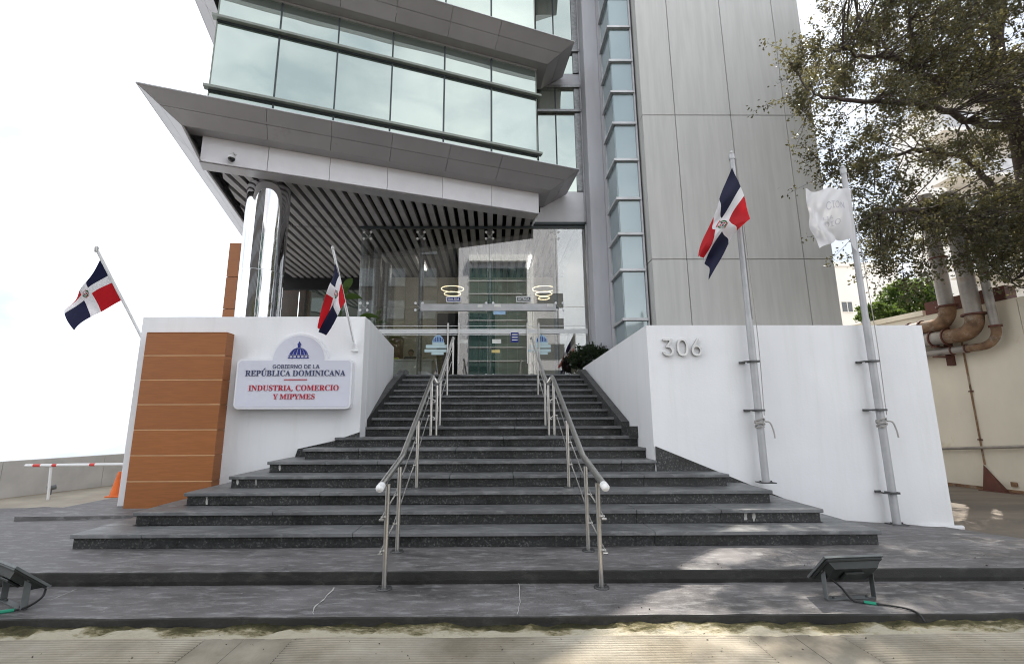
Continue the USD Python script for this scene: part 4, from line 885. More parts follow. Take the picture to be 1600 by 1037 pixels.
def handrail(s, label):
    t = thing('stair_handrail', label, 'handrail', (s*1.03, 4.66, ZL))
    xr_ = 1.045*s; xu = 1.0*s
    low = [(1.00*s,4.66,ZL,0.80),(1.036*s,5.41,0.0,0.885),(1.045*s,6.69,0.48,1.385),(1.075*s,8.30,1.12,2.07)]
    upp = [(0.985*s,8.34,1.12,2.00),(0.985*s,8.86,1.28,2.16),(1.01*s,10.42,1.92,2.79),(1.05*s,12.35,2.56,3.50)]
    for x, y, zb_, zt_ in low+upp:
        ps = part(t, 'post', cyl((x,y,zb_),(x,y,zt_),0.0235,14), M['steel'], smooth=40)
        b = MB().add(lathe([(0.0,0.012),(0.066,0.012),(0.072,0.006),(0.072,0.0),(0.0,0.0)],(x,y,zb_+0.001),20))
        for a in np.arange(5)/5*2*np.pi+0.4: b.add(cyl((x+0.052*math.cos(a),y+0.052*math.sin(a),zb_+0.01),(x+0.052*math.cos(a),y+0.052*math.sin(a),zb_+0.024),0.009,6))
        part(ps, 'base_flange', b, M['clamp'])
    rail = [(1.035*s,4.50,0.79),(1.05*s,5.62,0.985),(1.075*s,8.30,2.115),(1.07*s,8.42,2.16),(0.99*s,8.43,2.03),(0.985*s,8.9,2.21),(1.03*s,11.6,3.30),(1.05*s,12.3,3.555),(1.05*s,12.5,3.56)]
    part(t, 'top_rail', tube(fillet(rail, 0.05), 0.034, 14), M['steel'], smooth=40)
    e = np.array(rail[0]); part(t, 'end_cap', lathe([(0.0,-0.02),(0.03,-0.012),(0.042,0.0),(0.042,0.06),(0.036,0.075)], (0,0,0), 18)[0][:, [0,2,1]]*np.array([1,1,1])+e+np.array([0,-0.03,0]) if False else tube([e+[0,-0.045,-0.008],e+[0,-0.03,-0.005],e+[0,0.05,0.008]], [0.016,0.037,0.037], 14), M['plain_white'], smooth=40)
    side = 0.045*s
    for off in (0.30, 0.60):
        for posts in (low, upp):
            pts = [(x+side,y,zt_-off) for x, y, zb_, zt_ in posts]
            if posts is low: pts = [(low[0][0]+side, low[0][1]-0.07, low[0][3]-off-0.01)]+pts
            part(t, 'mid_rod', tube(pts, 0.0085, 8), M['steel'], smooth=40)
            b = MB()
            for p in pts: b.add(cyl((p[0]-side*0.7,p[1],p[2]),(p[0]+side*0.25,p[1],p[2]),0.011,8))
            part(t, 'rod_holder', b, M['steel'])
    part(t, 'link_rod', tube([(1.075*s,8.31,1.77),(0.985*s,8.34,1.70)], 0.0085, 8), M['steel']); part(t, 'link_rod', tube([(1.075*s,8.31,1.47),(0.985*s,8.34,1.40)], 0.0085, 8), M['steel'])
handrail(-1, 'stainless steel handrail on the sign side of the staircase')
handrail(1, 'stainless steel handrail on the 306 side of the staircase')

# ------------------------------------------------------------------ flags and poles
def quad_interp(g):
    g = np.array(g, float)      # 3 x 3 x 3, [v][u]
    def L(t): return np.stack([2*(t-0.5)*(t-1), -4*t*(t-1), 2*t*(t-0.5)], -1)
    return lambda u, v: np.einsum('...i,...j,ijk->...k', L(np.asarray(v)), L(np.asarray(u)), g)
def lin_interp(g):
    g = np.array(g, float)
    def f(u, v):
        u, v = np.asarray(u)*2, np.asarray(v)*2; i = np.clip(u.astype(int), 0, 1); j = np.clip(v.astype(int), 0, 1); a, b = (u-i)[...,None], (v-j)[...,None]
        return (1-a)*(1-b)*g[j,i]+a*(1-b)*g[j,i+1]+(1-a)*b*g[j+1,i]+a*b*g[j+1,i+1]
    return f
def cloth_surface(g, blend, waves):
    q, l = quad_interp(g), lin_interp(g)
    def f(u, v):
        u, v = np.asarray(u, float), np.asarray(v, float)
        p = blend*q(u, v)+(1-blend)*l(u, v)
        for ax, amp, fu, fv, ph in waves: p = p+np.array(ax)*(amp*np.sin(fu*u+fv*v+ph)*(0.15+0.85*np.minimum(1, u*2.2)))[...,None]
        return p
    return f
def cloth_part(t, name, S, us, vs, m):
    Ug, Vg = np.meshgrid(us, vs); v = S(Ug, Vg).reshape(-1, 3); nx, ny = len(us), len(vs); i = np.arange(nx*ny).reshape(ny, nx)
    q = np.c_[i[:-1,:-1].ravel(), i[:-1,1:].ravel(), i[1:,1:].ravel(), i[1:,:-1].ravel()]
    return part(t, name, (v, np.vstack([q[:,[0,1,2]], q[:,[0,2,3]]])), m, smooth=True)
def print_on(S, sh, off):
    """lettering or emblem, given in u,v, lying on the cloth"""
    b = MB()
    for g in polys(sh):
        tri = trimesh.creation.triangulate_polygon(g.segmentize(0.02), engine='earcut'); v2, f = tri
        u, v = v2[:,0], v2[:,1]; p = S(u, v); e = 1e-3
        n = np.cross(S(u+e, v)-p, S(u, v+e)-p); n /= np.linalg.norm(n, axis=1, keepdims=True)
        n *= np.sign((n*(CAM-p)).sum(1, keepdims=True)); b.add((p+off*n, np.array(f)))
    return b
lo, mi, hi = np.linspace(0,.41,18), np.linspace(.41,.59,8), np.linspace(.59,1,18)
def republic_flag(label, loc, S, emblem_scale=0.10):
    t = thing('national_flag', label, 'flag', loc, 'red, white and blue national flags')
    cloth_part(t, 'blue_field', S, lo, lo, M['flag_blue']); cloth_part(t, 'red_field', S, hi, lo, M['flag_red'])
    cloth_part(t, 'red_field', S, lo, hi, M['flag_red']); cloth_part(t, 'blue_field', S, hi, hi, M['flag_blue'])
    cr = cloth_part(t, 'white_cross', S, np.r_[lo, mi[1:], hi[1:]], mi, M['flag_white'])
    cloth_part(t, 'white_cross', S, mi, lo, M['flag_white']); cloth_part(t, 'white_cross', S, mi, hi, M['flag_white'])
    r = emblem_scale*0.5; c = Point(0.5, 0.5)
    wreath = affinity.scale(c.buffer(r, 24).difference(c.buffer(r*0.68, 24)), 0.9, 1.0).difference(sbox(0.47,0.5-2*r,0.53,0.5-0.6*r))
    e = part(t, 'emblem', print_on(S, wreath, 0.006), M['flag_green'])
    part(e, 'shield', print_on(S, union_all([sbox(0.5-r*.42,0.5-r*.45,0.5-r*.08,0.5-r*.06), sbox(0.5+r*.08,0.5+r*.06,0.5+r*.42,0.5+r*.45)]), 0.006), M['flag_blue'])
    part(e, 'shield', print_on(S, union_all([sbox(0.5+r*.08,0.5-r*.45,0.5+r*.42,0.5-r*.06), sbox(0.5-r*.42,0.5+r*.06,0.5-r*.08,0.5+r*.45)]), 0.006), M['flag_red'])
    part(e, 'ribbon', print_on(S, union_all([sbox(0.5-r*.7,0.5-r*1.18,0.5+r*.7,0.5-r*.95), sbox(0.5-r*.6,0.5+r*1.0,0.5+r*.6,0.5+r*1.2)]), 0.006), M['flag_red'])
def px_grid(rows, depths): return [[at(p[0], p[1], d) for p, d in zip(r, dr)] for r, dr in zip(rows, depths)]
# flag on the tilted pole beyond the pillar
pa, pb = at(226,536,8.35), at(150.5,389,7.6)
pl = thing('tilted_flagpole', 'white slanted flagpole fixed beside the wood clad pillar', 'flagpole', pa, 'slanted wall flagpoles')
part(pl, 'shaft', cyl(pa+(pa-pb)*0.12, pb, 0.024, 12), M['plain_white'], smooth=40); part(pl, 'finial', lathe([(0,0.05),(0.022,0.045),(0.032,0.02),(0.03,-0.03),(0.026,-0.05)], pb, 12), M['number'], smooth=40)
part(pl, 'wall_socket', cyl(pa+(pa-pb)*0.14, pa+(pa-pb)*0.06, 0.04, 12), M['pole'], smooth=40)
def on_pole(p, q, t): return p+(q-p)*t
def dep(x, y, a, b):
    """depth of the slanted pole a-b where the picture shows x, y"""
    ya, yb = proj(a)[1], proj(b)[1]; t = (y-ya)/(yb-ya); return a[1]+(b[1]-a[1])*t
g1 = px_grid([[(158,402),(132,446),(118,470)],[(175.5,434),(133.5,458),(101,486)],[(193,468),(148,491),(116.5,516)]],
             [[dep(0,402,pa,pb),7.82,8.15],[dep(0,434,pa,pb),7.88,7.85],[dep(0,468,pa,pb),8.0,7.80]])
republic_flag('national flag on the slanted pole beyond the wood clad pillar', pb, cloth_surface(g1, 0.55, [((0,1,0),0.035,7,5,0.4),((1,0,1),0.006,9,-4,1)]), 0.15)
# flag on the slanted pole on the sign wall
pa2, pb2 = at(555,545,8.10), at(520,388,7.45)
pl = thing('tilted_flagpole', 'white slanted flagpole bracketed to the wall above the ministry sign', 'flagpole', pa2, 'slanted wall flagpoles')
part(pl, 'shaft', cyl(pa2, pb2, 0.021, 12), M['plain_white'], smooth=40); part(pl, 'finial', lathe([(0,0.04),(0.02,0.035),(0.030,0.01),(0.02,-0.02),(0.014,-0.03)], pb2, 12), M['number'], smooth=40)
part(pl, 'wall_bracket', MB().box(pa2+[-0.055,-0.035,-0.045], pa2+[0.055,-0.002,-0.015], 0.004).add(cyl(pa2+(pb2-pa2)*-0.01, pa2+(pb2-pa2)*0.06, 0.030, 12)), M['plain_white'])
part(pl, 'rope', tube(np.array([pb2+[0.012,-0.03,-0.05], on_pole(pb2,pa2,0.3)+[0.015,-0.035,-0.03], on_pole(pb2,pa2,0.7)+[0.012,-0.03,-0.01], on_pole(pb2,pa2,0.93)+[0,-0.025,0]]), 0.004, 5), M['rope'])
g2 = px_grid([[(525,405),(513.5,447),(499,512)],[(532,436),(523,458),(500,518)],[(540,470),(531,488),(507,523.5)]],
             [[dep(0,405,pa2,pb2),7.50,7.55],[dep(0,436,pa2,pb2)-.02,7.46,7.66],[dep(0,470,pa2,pb2),7.62,7.56]])
republic_flag('limp national flag hanging from the slanted pole above the ministry sign', pb2, cloth_surface(g2, 0.5, [((0.25,1,0),0.045,5,9,0.3),((1,0,0),0.012,3,12,1)]), 0.14)
# upright poles in front of the right wall
def upright_pole(xb, zbase, ztop, yb, label, top_label=None):
    t = thing('upright_flagpole', label, 'flagpole', (xb, yb, zbase), 'upright grey flagpoles')
    part(t, 'shaft', tube([(xb,yb,zbase),(xb,yb,2.9),(xb,yb,2.92),(xb,yb,ztop)], [0.052,0.052,0.044,0.040], 16), M['pole'], smooth=40)
    part(t, 'base_plate', MB().box((xb-0.11,yb-0.09,zbase+0.002),(xb+0.11,yb+0.09,zbase+0.016),0.004).add(cyl((xb-0.08,yb,zbase),(xb-0.08,yb,zbase+0.035),0.012,8)).add(cyl((xb+0.08,yb,zbase),(xb+0.08,yb,zbase+0.035),0.012,8)), M['clamp'])
    part(t, 'pulley_cap', MB().add(lathe([(0,0.16),(0.02,0.15),(0.032,0.12),(0.02,0.09),(0.048,0.085),(0.048,0)], (xb,yb,ztop), 14)), M['fin_light'], smooth=40)
    for z in (2.255, 1.525, 0.34):
        if z < zbase+0.1: continue
        b = MB().add(tube([(xb-0.14,7.199,z),(xb-0.14,yb-0.02,z),(xb-0.06,yb-0.055,z)],0.012,6)); b.box((xb-0.15,7.185,z-0.016),(xb-0.06,7.199,z+0.016)); b.box((xb-0.066,yb-0.066,z-0.015),(xb+0.066,yb+0.06,z+0.015))
        part(t, 'wall_clamp', b, M['clamp'])
    hal = catmull([(xb+0.052,yb-0.03,ztop),(xb+0.060,yb-0.045,4.2),(xb+0.085,yb-0.045,2.6),(xb+0.055,yb-0.05,1.45)])
    part(t, 'halyard', tube(hal, 0.006, 5), M['rope'])
    b = MB(); a = np.linspace(0, 5*2*np.pi, 70); b.tube(np.c_[xb+0.062*np.cos(a), yb+0.062*np.sin(a), 1.28+0.11*a/a.max()+0.02*np.sin(a*1.3)], 0.012, 5)
    b.tube(catmull([(xb+0.06,yb-0.04,1.36),(xb+0.12,yb-0.06,1.34),(xb+0.16,yb-0.06,1.22),(xb+0.17,yb-0.06,1.12)]), 0.011, 5)
    part(t, 'rope_coil', b, M['rope'])
upright_pole(3.975, 0.482, 5.62, 7.06, 'grey upright flagpole standing on the stair end nearest the number 306')
upright_pole(5.800, -0.10, 5.36, 7.06, 'grey upright flagpole near the outer end of the right white wall')
g3 = px_grid([[(1144,261),(1119,325),(1089.5,403)],[(1160,299),(1127,352),(1101,404)],[(1172,342),(1148,366),(1108,438)]],
             [[7.0,6.95,6.85],[6.96,6.72,6.95],[6.80,6.95,6.80]])
republic_flag('draped national flag high on the upright pole nearest the number 306', at(1147,250,7.0), cloth_surface(g3, 0.45, [((0.1,1,0),0.085,9,8,0.9),((1,0,0.4),0.022,11,-7,1),((0,1,0),0.03,4,17,0)]), 0.16)
g4 = px_grid([[(1327,293),(1290,296),(1258,296)],[(1329,335),(1293,338),(1261,345)],[(1333,374),(1306,375),(1286,387)]],
             [[7.0,6.9,6.8],[7.0,6.72,6.9],[7.0,6.85,6.62]])
wf = thing('white_flag', 'white flag with faint lettering on the outer upright pole', 'flag', at(1325,290,7.0))
S4 = cloth_surface(g4, 0.6, [((0.1,1,0),0.05,9,4,0.9),((0,0.8,1),0.020,14,6,1),((1,0.5,0),0.018,3,13,0),((0,1,0),0.010,23,-17,2)])
cloth_part(wf, 'cloth', S4, np.linspace(0,1,46), np.linspace(0,1,40), M['flag_white'])
cloth_part(wf, 'header_band', cloth_surface(px_grid([[(1329,297),(1326,297),(1322,297)],[(1334,345),(1331,345),(1327,345)],[(1339,392),(1334,388),(1330,380)]],[[7.0,6.99,6.98]]*3), .5, []), np.linspace(0,1,6), np.linspace(0,1,20), M['flag_white'])
for txt, u0, u1, v0, h in (('CION', 0.14, 0.48, 0.38, 0.12), ('LIA', 0.40, 0.58, 0.53, 0.06), ('OIO', 0.26, 0.58, 0.68, 0.10)):
    s_ = fit_text(txt, 0, u1-u0, 0, h); s_ = affinity.affine_transform(s_, [-1,0,0,-1,u1,v0])
    for g_ in polys(s_): part(wf, 'letter', print_on(S4, g_, 0.004), M['flag_print'])

# ------------------------------------------------------------------ floodlights with cables
def floodlight(c, yaw, tilt, label, w=0.52, d=0.30, cable=None, tape=None, pz=0.235):
    t = thing('floodlight', label, 'floodlight', c, 'floodlights on the lower step')
    cy_, sy_ = math.cos(yaw), math.sin(yaw); ct, st_ = math.cos(tilt), math.sin(tilt)
    def X(m, tl=True):
        v, f = arr(m); v = v.copy()
        if tl: v = np.c_[v[:,0], ct*v[:,1]-st_*v[:,2], st_*v[:,1]+ct*v[:,2]+pz]
        v = np.c_[cy_*v[:,0]-sy_*v[:,1], sy_*v[:,0]+cy_*v[:,1], v[:,2]]+np.array(c); q = trimesh.Trimesh(v, f, process=False); q.fix_normals(); return q
    b = MB().box((-w/2,-d/2,-0.004),(w/2,d/2,0.030),0.008); b.hexa([(-w/2+0.06,-d/2+0.05,-0.050),(w/2-0.06,-d/2+0.05,-0.050),(w/2-0.06,d/2-0.06,-0.050),(-w/2+0.06,d/2-0.06,-0.050),(-w/2+0.02,-d/2+0.02,-0.003),(w/2-0.02,-d/2+0.02,-0.003),(w/2-0.02,d/2-0.02,-0.003),(-w/2+0.02,d/2-0.02,-0.003)])
    part(t, 'housing', X(b), M['floodlight'])
    part(t, 'rear_box', X(cbox((-0.09,-0.06,-0.072),(0.09,0.05,-0.0505),0.008)), M['floodlight'])
    part(t, 'glass', X(cbox((-w/2+0.025,-d/2+0.025,0.0302),(w/2-0.025,d/2-0.025,0.034))), M['floodglass'])
    part(t, 'bezel', X(MB().box((-w/2-0.012,-d/2-0.012,0.016),(w/2+0.012,-d/2-0.0005,0.034)).box((-w/2-0.012,d/2+0.0005,0.016),(w/2+0.012,d/2+0.012,0.034)).box((-w/2-0.012,-d/2,0.016),(-w/2-0.0005,d/2,0.034)).box((w/2+0.0005,-d/2,0.016),(w/2+0.012,d/2,0.034))), M['bracket'])
    xa = w/2-0.035
    part(t, 'foot_strap', X(cbox((-xa,-0.024,0.002),(xa,0.024,0.008)), False), M['bracket'])
    for s in (-1, 1):
        xx = s*xa
        part(t, 'bracket_arm', X(cbox((xx-0.004,-0.024,0.0085),(xx+0.004,0.024,pz+0.02),0.002), False), M['bracket'])
        part(t, 'pivot_bolt', X(cyl((xx-0.02,0,pz),(xx+0.02,0,pz),0.016,8), False), M['clamp'])
        part(t, 'anchor_bolt', X(cyl((xx*0.7,0,0.008),(xx*0.7,0,0.022),0.011,6), False), M['clamp'])
    if cable is not None:
        part(t, 'cable', tube(catmull(cable, 10), 0.0085, 7), M['cable'], smooth=True)
    if tape is not None: part(t, 'tape_wrap', tube(tape, 0.013, 7), M['green_tape'])
cR = np.array([3.08,4.36,ZL])
k0 = np.array([2.93,4.36,ZL+0.16])
cab = [k0, k0+[0.06,-0.03,-0.06], [3.05,4.28,ZL+0.010], [3.15,4.22,ZL+0.011], [3.27,4.17,ZL+0.011], [3.36,4.09,ZL+0.011], [3.385,4.035,ZL-0.005], [3.39,4.00,ZS+0.03]]
floodlight(cR, 0.10, -0.78, 'black floodlight on the lower step before the right white wall', cable=cab, tape=[np.array([3.11,4.244,ZL+0.0125]), np.array([3.18,4.206,ZL+0.0125])])
cL = np.array([-4.05,4.33,ZL])
cab = [[-3.78,4.31,ZL+0.13],[-3.76,4.26,ZL+0.08],[-3.84,4.22,ZL+0.02],[-3.95,4.16,ZL+0.011],[-4.08,4.10,ZL+0.011],[-4.2,4.06,ZL+0.011],[-4.4,4.0,ZS+0.03]]
floodlight(cL, -0.52, -0.72, 'black floodlight on the lower step at the far left corner', cable=cab, tape=[np.array([-3.90,4.19,ZL+0.0125]), np.array([-3.99,4.142,ZL+0.0125])])

# ------------------------------------------------------------------ security camera, left yard things
cpos = at(362,246,10.75)
sec = thing('security_camera', 'white dome security camera hanging before the pale fascia panel', 'camera', cpos)
part(sec, 'arm', MB().tube([cpos+[0.02,0.22,0.14],cpos+[0.0,0.06,0.15],cpos+[0,0,0.12],cpos+[0,0,0.05]],0.022,8), M['camera_white'], smooth=40)
part(sec, 'hood', lathe([(0.0,0.075),(0.05,0.07),(0.085,0.035),(0.09,-0.03),(0.0,-0.03)], cpos, 20), M['camera_white'], smooth=40)
part(sec, 'lens_dome', lathe([(0.082,-0.031),(0.078,-0.07),(0.05,-0.105),(0.0,-0.118)], cpos, 20), M['camera_black'], smooth=40)
wa, wb = np.array([-9.50,8.75]), np.array([-7.75,13.6]); dw_ = (wb-wa)/np.linalg.norm(wb-wa)
wa = wa-dw_*3.5
lw2 = thing('low_yard_wall', 'pale low wall running along the driveway behind the barrier', 'wall', (-9,10,-0.06))
nrm = np.array([dw_[1],-dw_[0]])
def strip_wall(a, b, z0, z1, th):
    p = [np.r_[a,z0],np.r_[b,z0],np.r_[b-nrm*th,z0],np.r_[a-nrm*th,z0],np.r_[a,z1],np.r_[b,z1],np.r_[b-nrm*th,z1],np.r_[a-nrm*th,z1]]
    m = trimesh.Trimesh(*hexa(p), process=False); m.fix_normals(); return m
Lw = np.linalg.norm(wb-wa)
cutp = [0, 2.2, 4.05, 5.8, Lw]
for a, b in zip(cutp[:-1], cutp[1:]): part(lw2, 'wall_section', strip_wall(wa+dw_*(a+0.004), wa+dw_*(b-0.004), -0.3, 0.645, 0.15), M['pale_wall'])
part(lw2, 'footing', strip_wall(wa-nrm*-0.03, wb-nrm*-0.03, -0.3, -0.03, 0.03), M['drive_left'])
arm = thing('barrier_arm', 'white barrier arm with red bands before the low pale wall', 'barrier', (-8.33,9.2,-0.06))
pA, pB = at(40,727,9.2), np.array([-6.3,9.2,0.60]); L = pB-pA
cuts = [0,.06,.115,.20,.235,.48,.52,.75,.79,1.0]
for k, (a, b) in enumerate(zip(cuts[:-1], cuts[1:])):
    q = pA+L*a; r_ = pA+L*b
    part(arm, 'white_band' if k % 2 == 0 else 'red_band', cyl(q+[0.0005,0,0], r_, 0.028, 12), M['plain_white'] if k % 2 == 0 else M['red_paint'], smooth=40)
part(arm, 'rest_post', cyl(at(75,771,9.2)*[1,1,0]+[0,0.02,-0.06], at(80,727,9.2)-[0,0,0.03], 0.022, 10), M['plain_white'], smooth=40)
part(arm, 'drive_box', MB().box((-6.42,9.05,-0.06),(-6.1,9.35,0.85),0.02), M['orange'])
spt = at(80,764,9.45)
sp = thing('ground_spotlight', 'small grey spotlight at the foot of the low pale wall', 'spotlight', spt*[1,1,0]+[0,0,-0.05])
part(sp, 'head', cyl(spt+[-0.03,-0.05,0.02], spt+[0.04,0.05,0.04], 0.045, 12), M['bracket'], smooth=40); part(sp, 'stake', cyl(spt+[0,0,-0.10], spt+[0,0,0.0], 0.015, 8), M['bracket'])
cn = np.array([-7.30,9.56,-0.045])
co = thing('traffic_cone', 'orange traffic cone partly hidden behind the left wall end', 'cone', cn)
part(co, 'base', cbox(cn+[-0.14,-0.14,0.0], cn+[0.14,0.14,0.03], 0.01), M['orange']); part(co, 'body', lathe([(0.125,0.0301),(0.12,0.05),(0.035,0.46),(0.025,0.47),(0,0.47)], cn, 24), M['orange'], smooth=40)

# ------------------------------------------------------------------ right yard wall with pipes
Wa, Wb = np.array([11.038,11.846]), np.array([11.318,10.342]); wd = (Wa-Wb)/np.linalg.norm(Wa-Wb); wn = np.array([-wd[1], wd[0]])   # wn points away from the yard? fixed below
if wn@np.array([-1,0.0]) < 0: wn = -wn
def R2(t, out=0.0): return Wb+wd*t+wn*out
def wbox(t0, t1, o0, o1, z0, z1):
    p = [np.r_[R2(t0,o0),z0],np.r_[R2(t1,o0),z0],np.r_[R2(t1,o1),z0],np.r_[R2(t0,o1),z0],np.r_[R2(t0,o0),z1],np.r_[R2(t1,o0),z1],np.r_[R2(t1,o1),z1],np.r_[R2(t0,o1),z1]]
    m = trimesh.Trimesh(*hexa(p), process=False); m.fix_normals(); return m
yw2 = thing('beige_yard_wall', 'tall beige rendered wall along the right driveway carrying rusty pipes', 'wall', np.r_[R2(0),-0.2])
for a, b in ((-9.0,-4.6),(-4.59,-0.56),(-0.55,3.4),(3.41,9.0)): part(yw2, 'wall_panel', wbox(a, b, -0.25, 0.0, -0.6, 3.98), M['beige_wall'])
part(yw2, 'coping', wbox(1.3, 9.0, -0.30, 0.05, 3.985, 4.12), M['beige_wall'])
part(yw2, 'cast_beam', wbox(-0.4, 1.25, -0.30, 0.02, 3.985, 4.30), M['brown_steel'])
part(yw2, 'base_band', wbox(-9, 9, 0.002, 0.02, -0.4, -0.13), M['rust'])
def onw(t, o, z): return np.r_[R2(t,o), z]
cd = thing('wall_conduit', 'thin vertical conduit down the beige wall below the pipes', 'conduit', onw(0.59,0.02,0.3))
part(cd, 'tube', tube([onw(0.59,0.025,3.4),onw(0.59,0.025,0.36)], 0.018, 8), M['rust'])
for z_ in (0.9, 2.0, 3.0): part(cd, 'clip', wbox(0.55,0.63,0.0,0.047,z_,z_+0.03), M['brown_steel'])
bs = thing('triangular_brace', 'dark red triangular steel brace at the foot of the beige wall', 'brace', onw(0.5,0.1,-0.2))
v = np.array([onw(0.62,0.021,-0.2),onw(0.22,0.021,-0.2),onw(0.62,0.021,0.36),onw(0.60,0.20,-0.2),onw(0.20,0.20,-0.2),onw(0.60,0.05,0.36)])
m = trimesh.Trimesh(v, [[0,1,2],[3,5,4],[0,3,4],[0,4,1],[1,4,5],[1,5,2],[2,5,3],[2,3,0]]); m.fix_normals(); part(bs, 'plate', m, M['brown_steel']); part(bs, 'foot', wbox(0.02,0.66,0.022,0.24,-0.205,-0.185), M['brown_steel'])
hr = thing('wall_rail', 'pale horizontal pipe rail along the beige wall', 'rail', onw(0,0.1,0.8))
part(hr, 'bar', tube([onw(-6,0.09,1.30),onw(8,0.09,0.10)], 0.032, 10), M['pipe'], smooth=40)
for t_ in (-3.5,0.6,4): part(hr, 'bracket', tube([onw(t_,0.0,1.30-(t_+6)*1.2/14),onw(t_,0.09,1.30-(t_+6)*1.2/14)],0.015,6), M['pipe'])
so = thing('wall_outlet', 'small brown square outlet low on the beige wall', 'outlet', onw(0.11,0,0.0)); part(so, 'box', wbox(0.07,0.15,0.0,0.04,-0.05,0.03), M['brown_steel']); part(so, 'lid', wbox(0.055,0.165,0.041,0.05,-0.06,0.04), M['rust'])
def exhaust(tv, zh, r, o, label, ztop, tail=9.0):
    t = thing('exhaust_pipe', label, 'pipe', onw(tv,o,zh), 'rusty exhaust pipes on the beige wall')
    Rb = 0.33
    part(t, 'horizontal_run', tube([onw(tail,o,zh-0.02),onw(tv+Rb+0.25,o,zh)], r, 18), M['pipe'], smooth=40)
    a = np.linspace(0, math.pi/2, 10)
    part(t, 'elbow', tube([onw(tv+Rb+0.249,o,zh)]+[onw(tv+Rb-Rb*math.sin(q),o,zh+Rb-Rb*math.cos(q)) for q in a]+[onw(tv,o,zh+Rb+0.08)], r*1.02, 18), M['rust'], smooth=40)
    part(t, 'riser', tube([onw(tv,o,zh+Rb+0.081),onw(tv+0.05,o,ztop)], r*0.95, 18), M['pipe'], smooth=40)
    part(t, 'flange', tube([onw(tv,o,zh+Rb+0.06),onw(tv,o,zh+Rb+0.10)], r*1.35, 18), M['brown_steel'])
    for q in (0.26, 0.55, 1.4): part(t, 'collar', tube([onw(tv+Rb+q,o,zh),onw(tv+Rb+q+0.03,o,zh)], r*1.22, 18), M['brown_steel'])
    for z in np.arange(zh+1.6, ztop, 1.5): part(t, 'seam', tube([onw(tv,o,z),onw(tv,o,z+0.03)], r*1.18, 18), M['brown_steel'])
exhaust(0.55, 3.62, 0.155, 0.33, 'upper rusty exhaust pipe nearest the white wall, turning upward', 6.9)
exhaust(0.02, 3.30, 0.165, 0.38, 'middle thick exhaust pipe with a rusty elbow, turning upward', 6.7)
exhaust(-0.28, 2.98, 0.085, 0.30, 'thin lowest exhaust pipe with the widest rusty bend', 5.8)
stn = thing('pipe_bracket', 'dark vertical steel bracket holding the exhaust pipes', 'bracket', onw(0.95,0.1,3.1)); part(stn, 'channel', wbox(0.80,0.93,0.0,0.10,2.65,3.95), M['brown_steel']); part(stn, 'arm', wbox(0.80,0.93,0.101,0.5,3.08,3.11), M['brown_steel']); part(stn, 'arm', wbox(0.80,0.93,0.101,0.5,2.84,2.87), M['brown_steel'])
bx = at(1397,507,13.0)
db = thing('dark_roof_box', 'dark brown box lid on the wall top behind the right white wall', 'box', bx-[0,0,0.4]); part(db, 'body', cbox(bx+[-0.42,-0.2,-0.5], bx+[0.42,0.5,0.03], 0.01), M['brown_steel']); part(db, 'lid', cbox(bx+[-0.46,-0.24,0.031], bx+[0.46,0.54,0.10], 0.01), M['brown_steel'])

# ------------------------------------------------------------------ buildings beyond and across the street
fb = thing('pale_house', 'pale distant house with two small windows beyond the right wall', 'building', (42,46,0))
part(fb, 'wall', cbox((30,45,-1),(41.0,57,16.5)), M['pale_building']); part(fb, 'wall', cbox((41.02,46.5,-1),(56,57,15.6)), M['pale_building'])
part(fb, 'parapet', cbox((29.9,44.9,16.51),(41.1,57,16.9)), M['pale_building'])
for x_, z_, y_, w_, h_ in ((39.4,13.75,45,0.55,0.65),(35.3,12.3,45,1.0,1.0),(44.5,11.5,46.5,0.7,0.8)):
    wv = part(fb, 'window', cbox((x_-w_/2,y_-0.03,z_-h_/2),(x_+w_/2,y_-0.002,z_+h_/2)), M['far_window'])
    part(wv, 'frame', MB().box((x_-w_/2-0.05,y_-0.06,z_-h_/2-0.06),(x_+w_/2+0.05,y_-0.031,z_-h_/2)).box((x_-0.03,y_-0.06,z_-h_/2),(x_+0.03,y_-0.031,z_+h_/2)).box((x_-w_/2-0.05,y_-0.06,z_+h_/2),(x_+w_/2+0.05,y_-0.031,z_+h_/2+0.06)), M['pale_building'])
pb_ = thing('apartment_tower', 'pale apartment block with balcony slabs glimpsed behind the tree', 'building', (32,27,0))
part(pb_, 'wall', cbox((27.5,26,-1),(44,29,21)), M['pale_building'])
for z in np.arange(3.5, 21, 2.9):
    part(pb_, 'balcony_slab', cbox((26.5,24.6,z),(40,25.98,z+0.22)), M['pale_building']); part(pb_, 'railing', cbox((26.55,24.62,z+0.24),(40,24.66,z+1.1)), M['fin_light'])
    for x_ in np.arange(28.5, 40, 3.2): part(pb_, 'window', cbox((x_,25.94,z+0.5),(x_+1.5,25.99,z+2.2)), M['far_window'])
op = thing('facing_building', 'grey office block across the street mirrored in the entrance glass', 'building', (-1.5,-16,0))
part(op, 'wall', cbox((-3.2,-26,-0.3),(6.2,-13.0,19.6)), M['lavender'])
part(op, 'white_frame', MB().box((-2.2,-12.99,16.0),(3.8,-12.4,16.6),0.02).box((3.2,-12.99,3.0),(3.8,-12.4,15.99),0.02), M['plain_white'])
for i_ in range(6):
    for j_ in range(12):
        part(op, 'window_pane', cbox((-2.15+i_*0.89,-12.99,0.4+j_*1.26),(-2.15+i_*0.89+0.85,-12.9,0.4+j_*1.26+1.2)), M['facing_glass'])
for j_ in range(12): part(op, 'floor_band', cbox((-2.2,-12.99,0.28+j_*1.26),(3.19,-12.82,0.39+j_*1.26)), M['fin_light'])
db2 = thing('dark_facing_block', 'plain dark block added across the street to darken the reflection left of the doors', 'building', (-13,-17,0))  # added out of view, keeps bright sky out of the entrance glass reflection
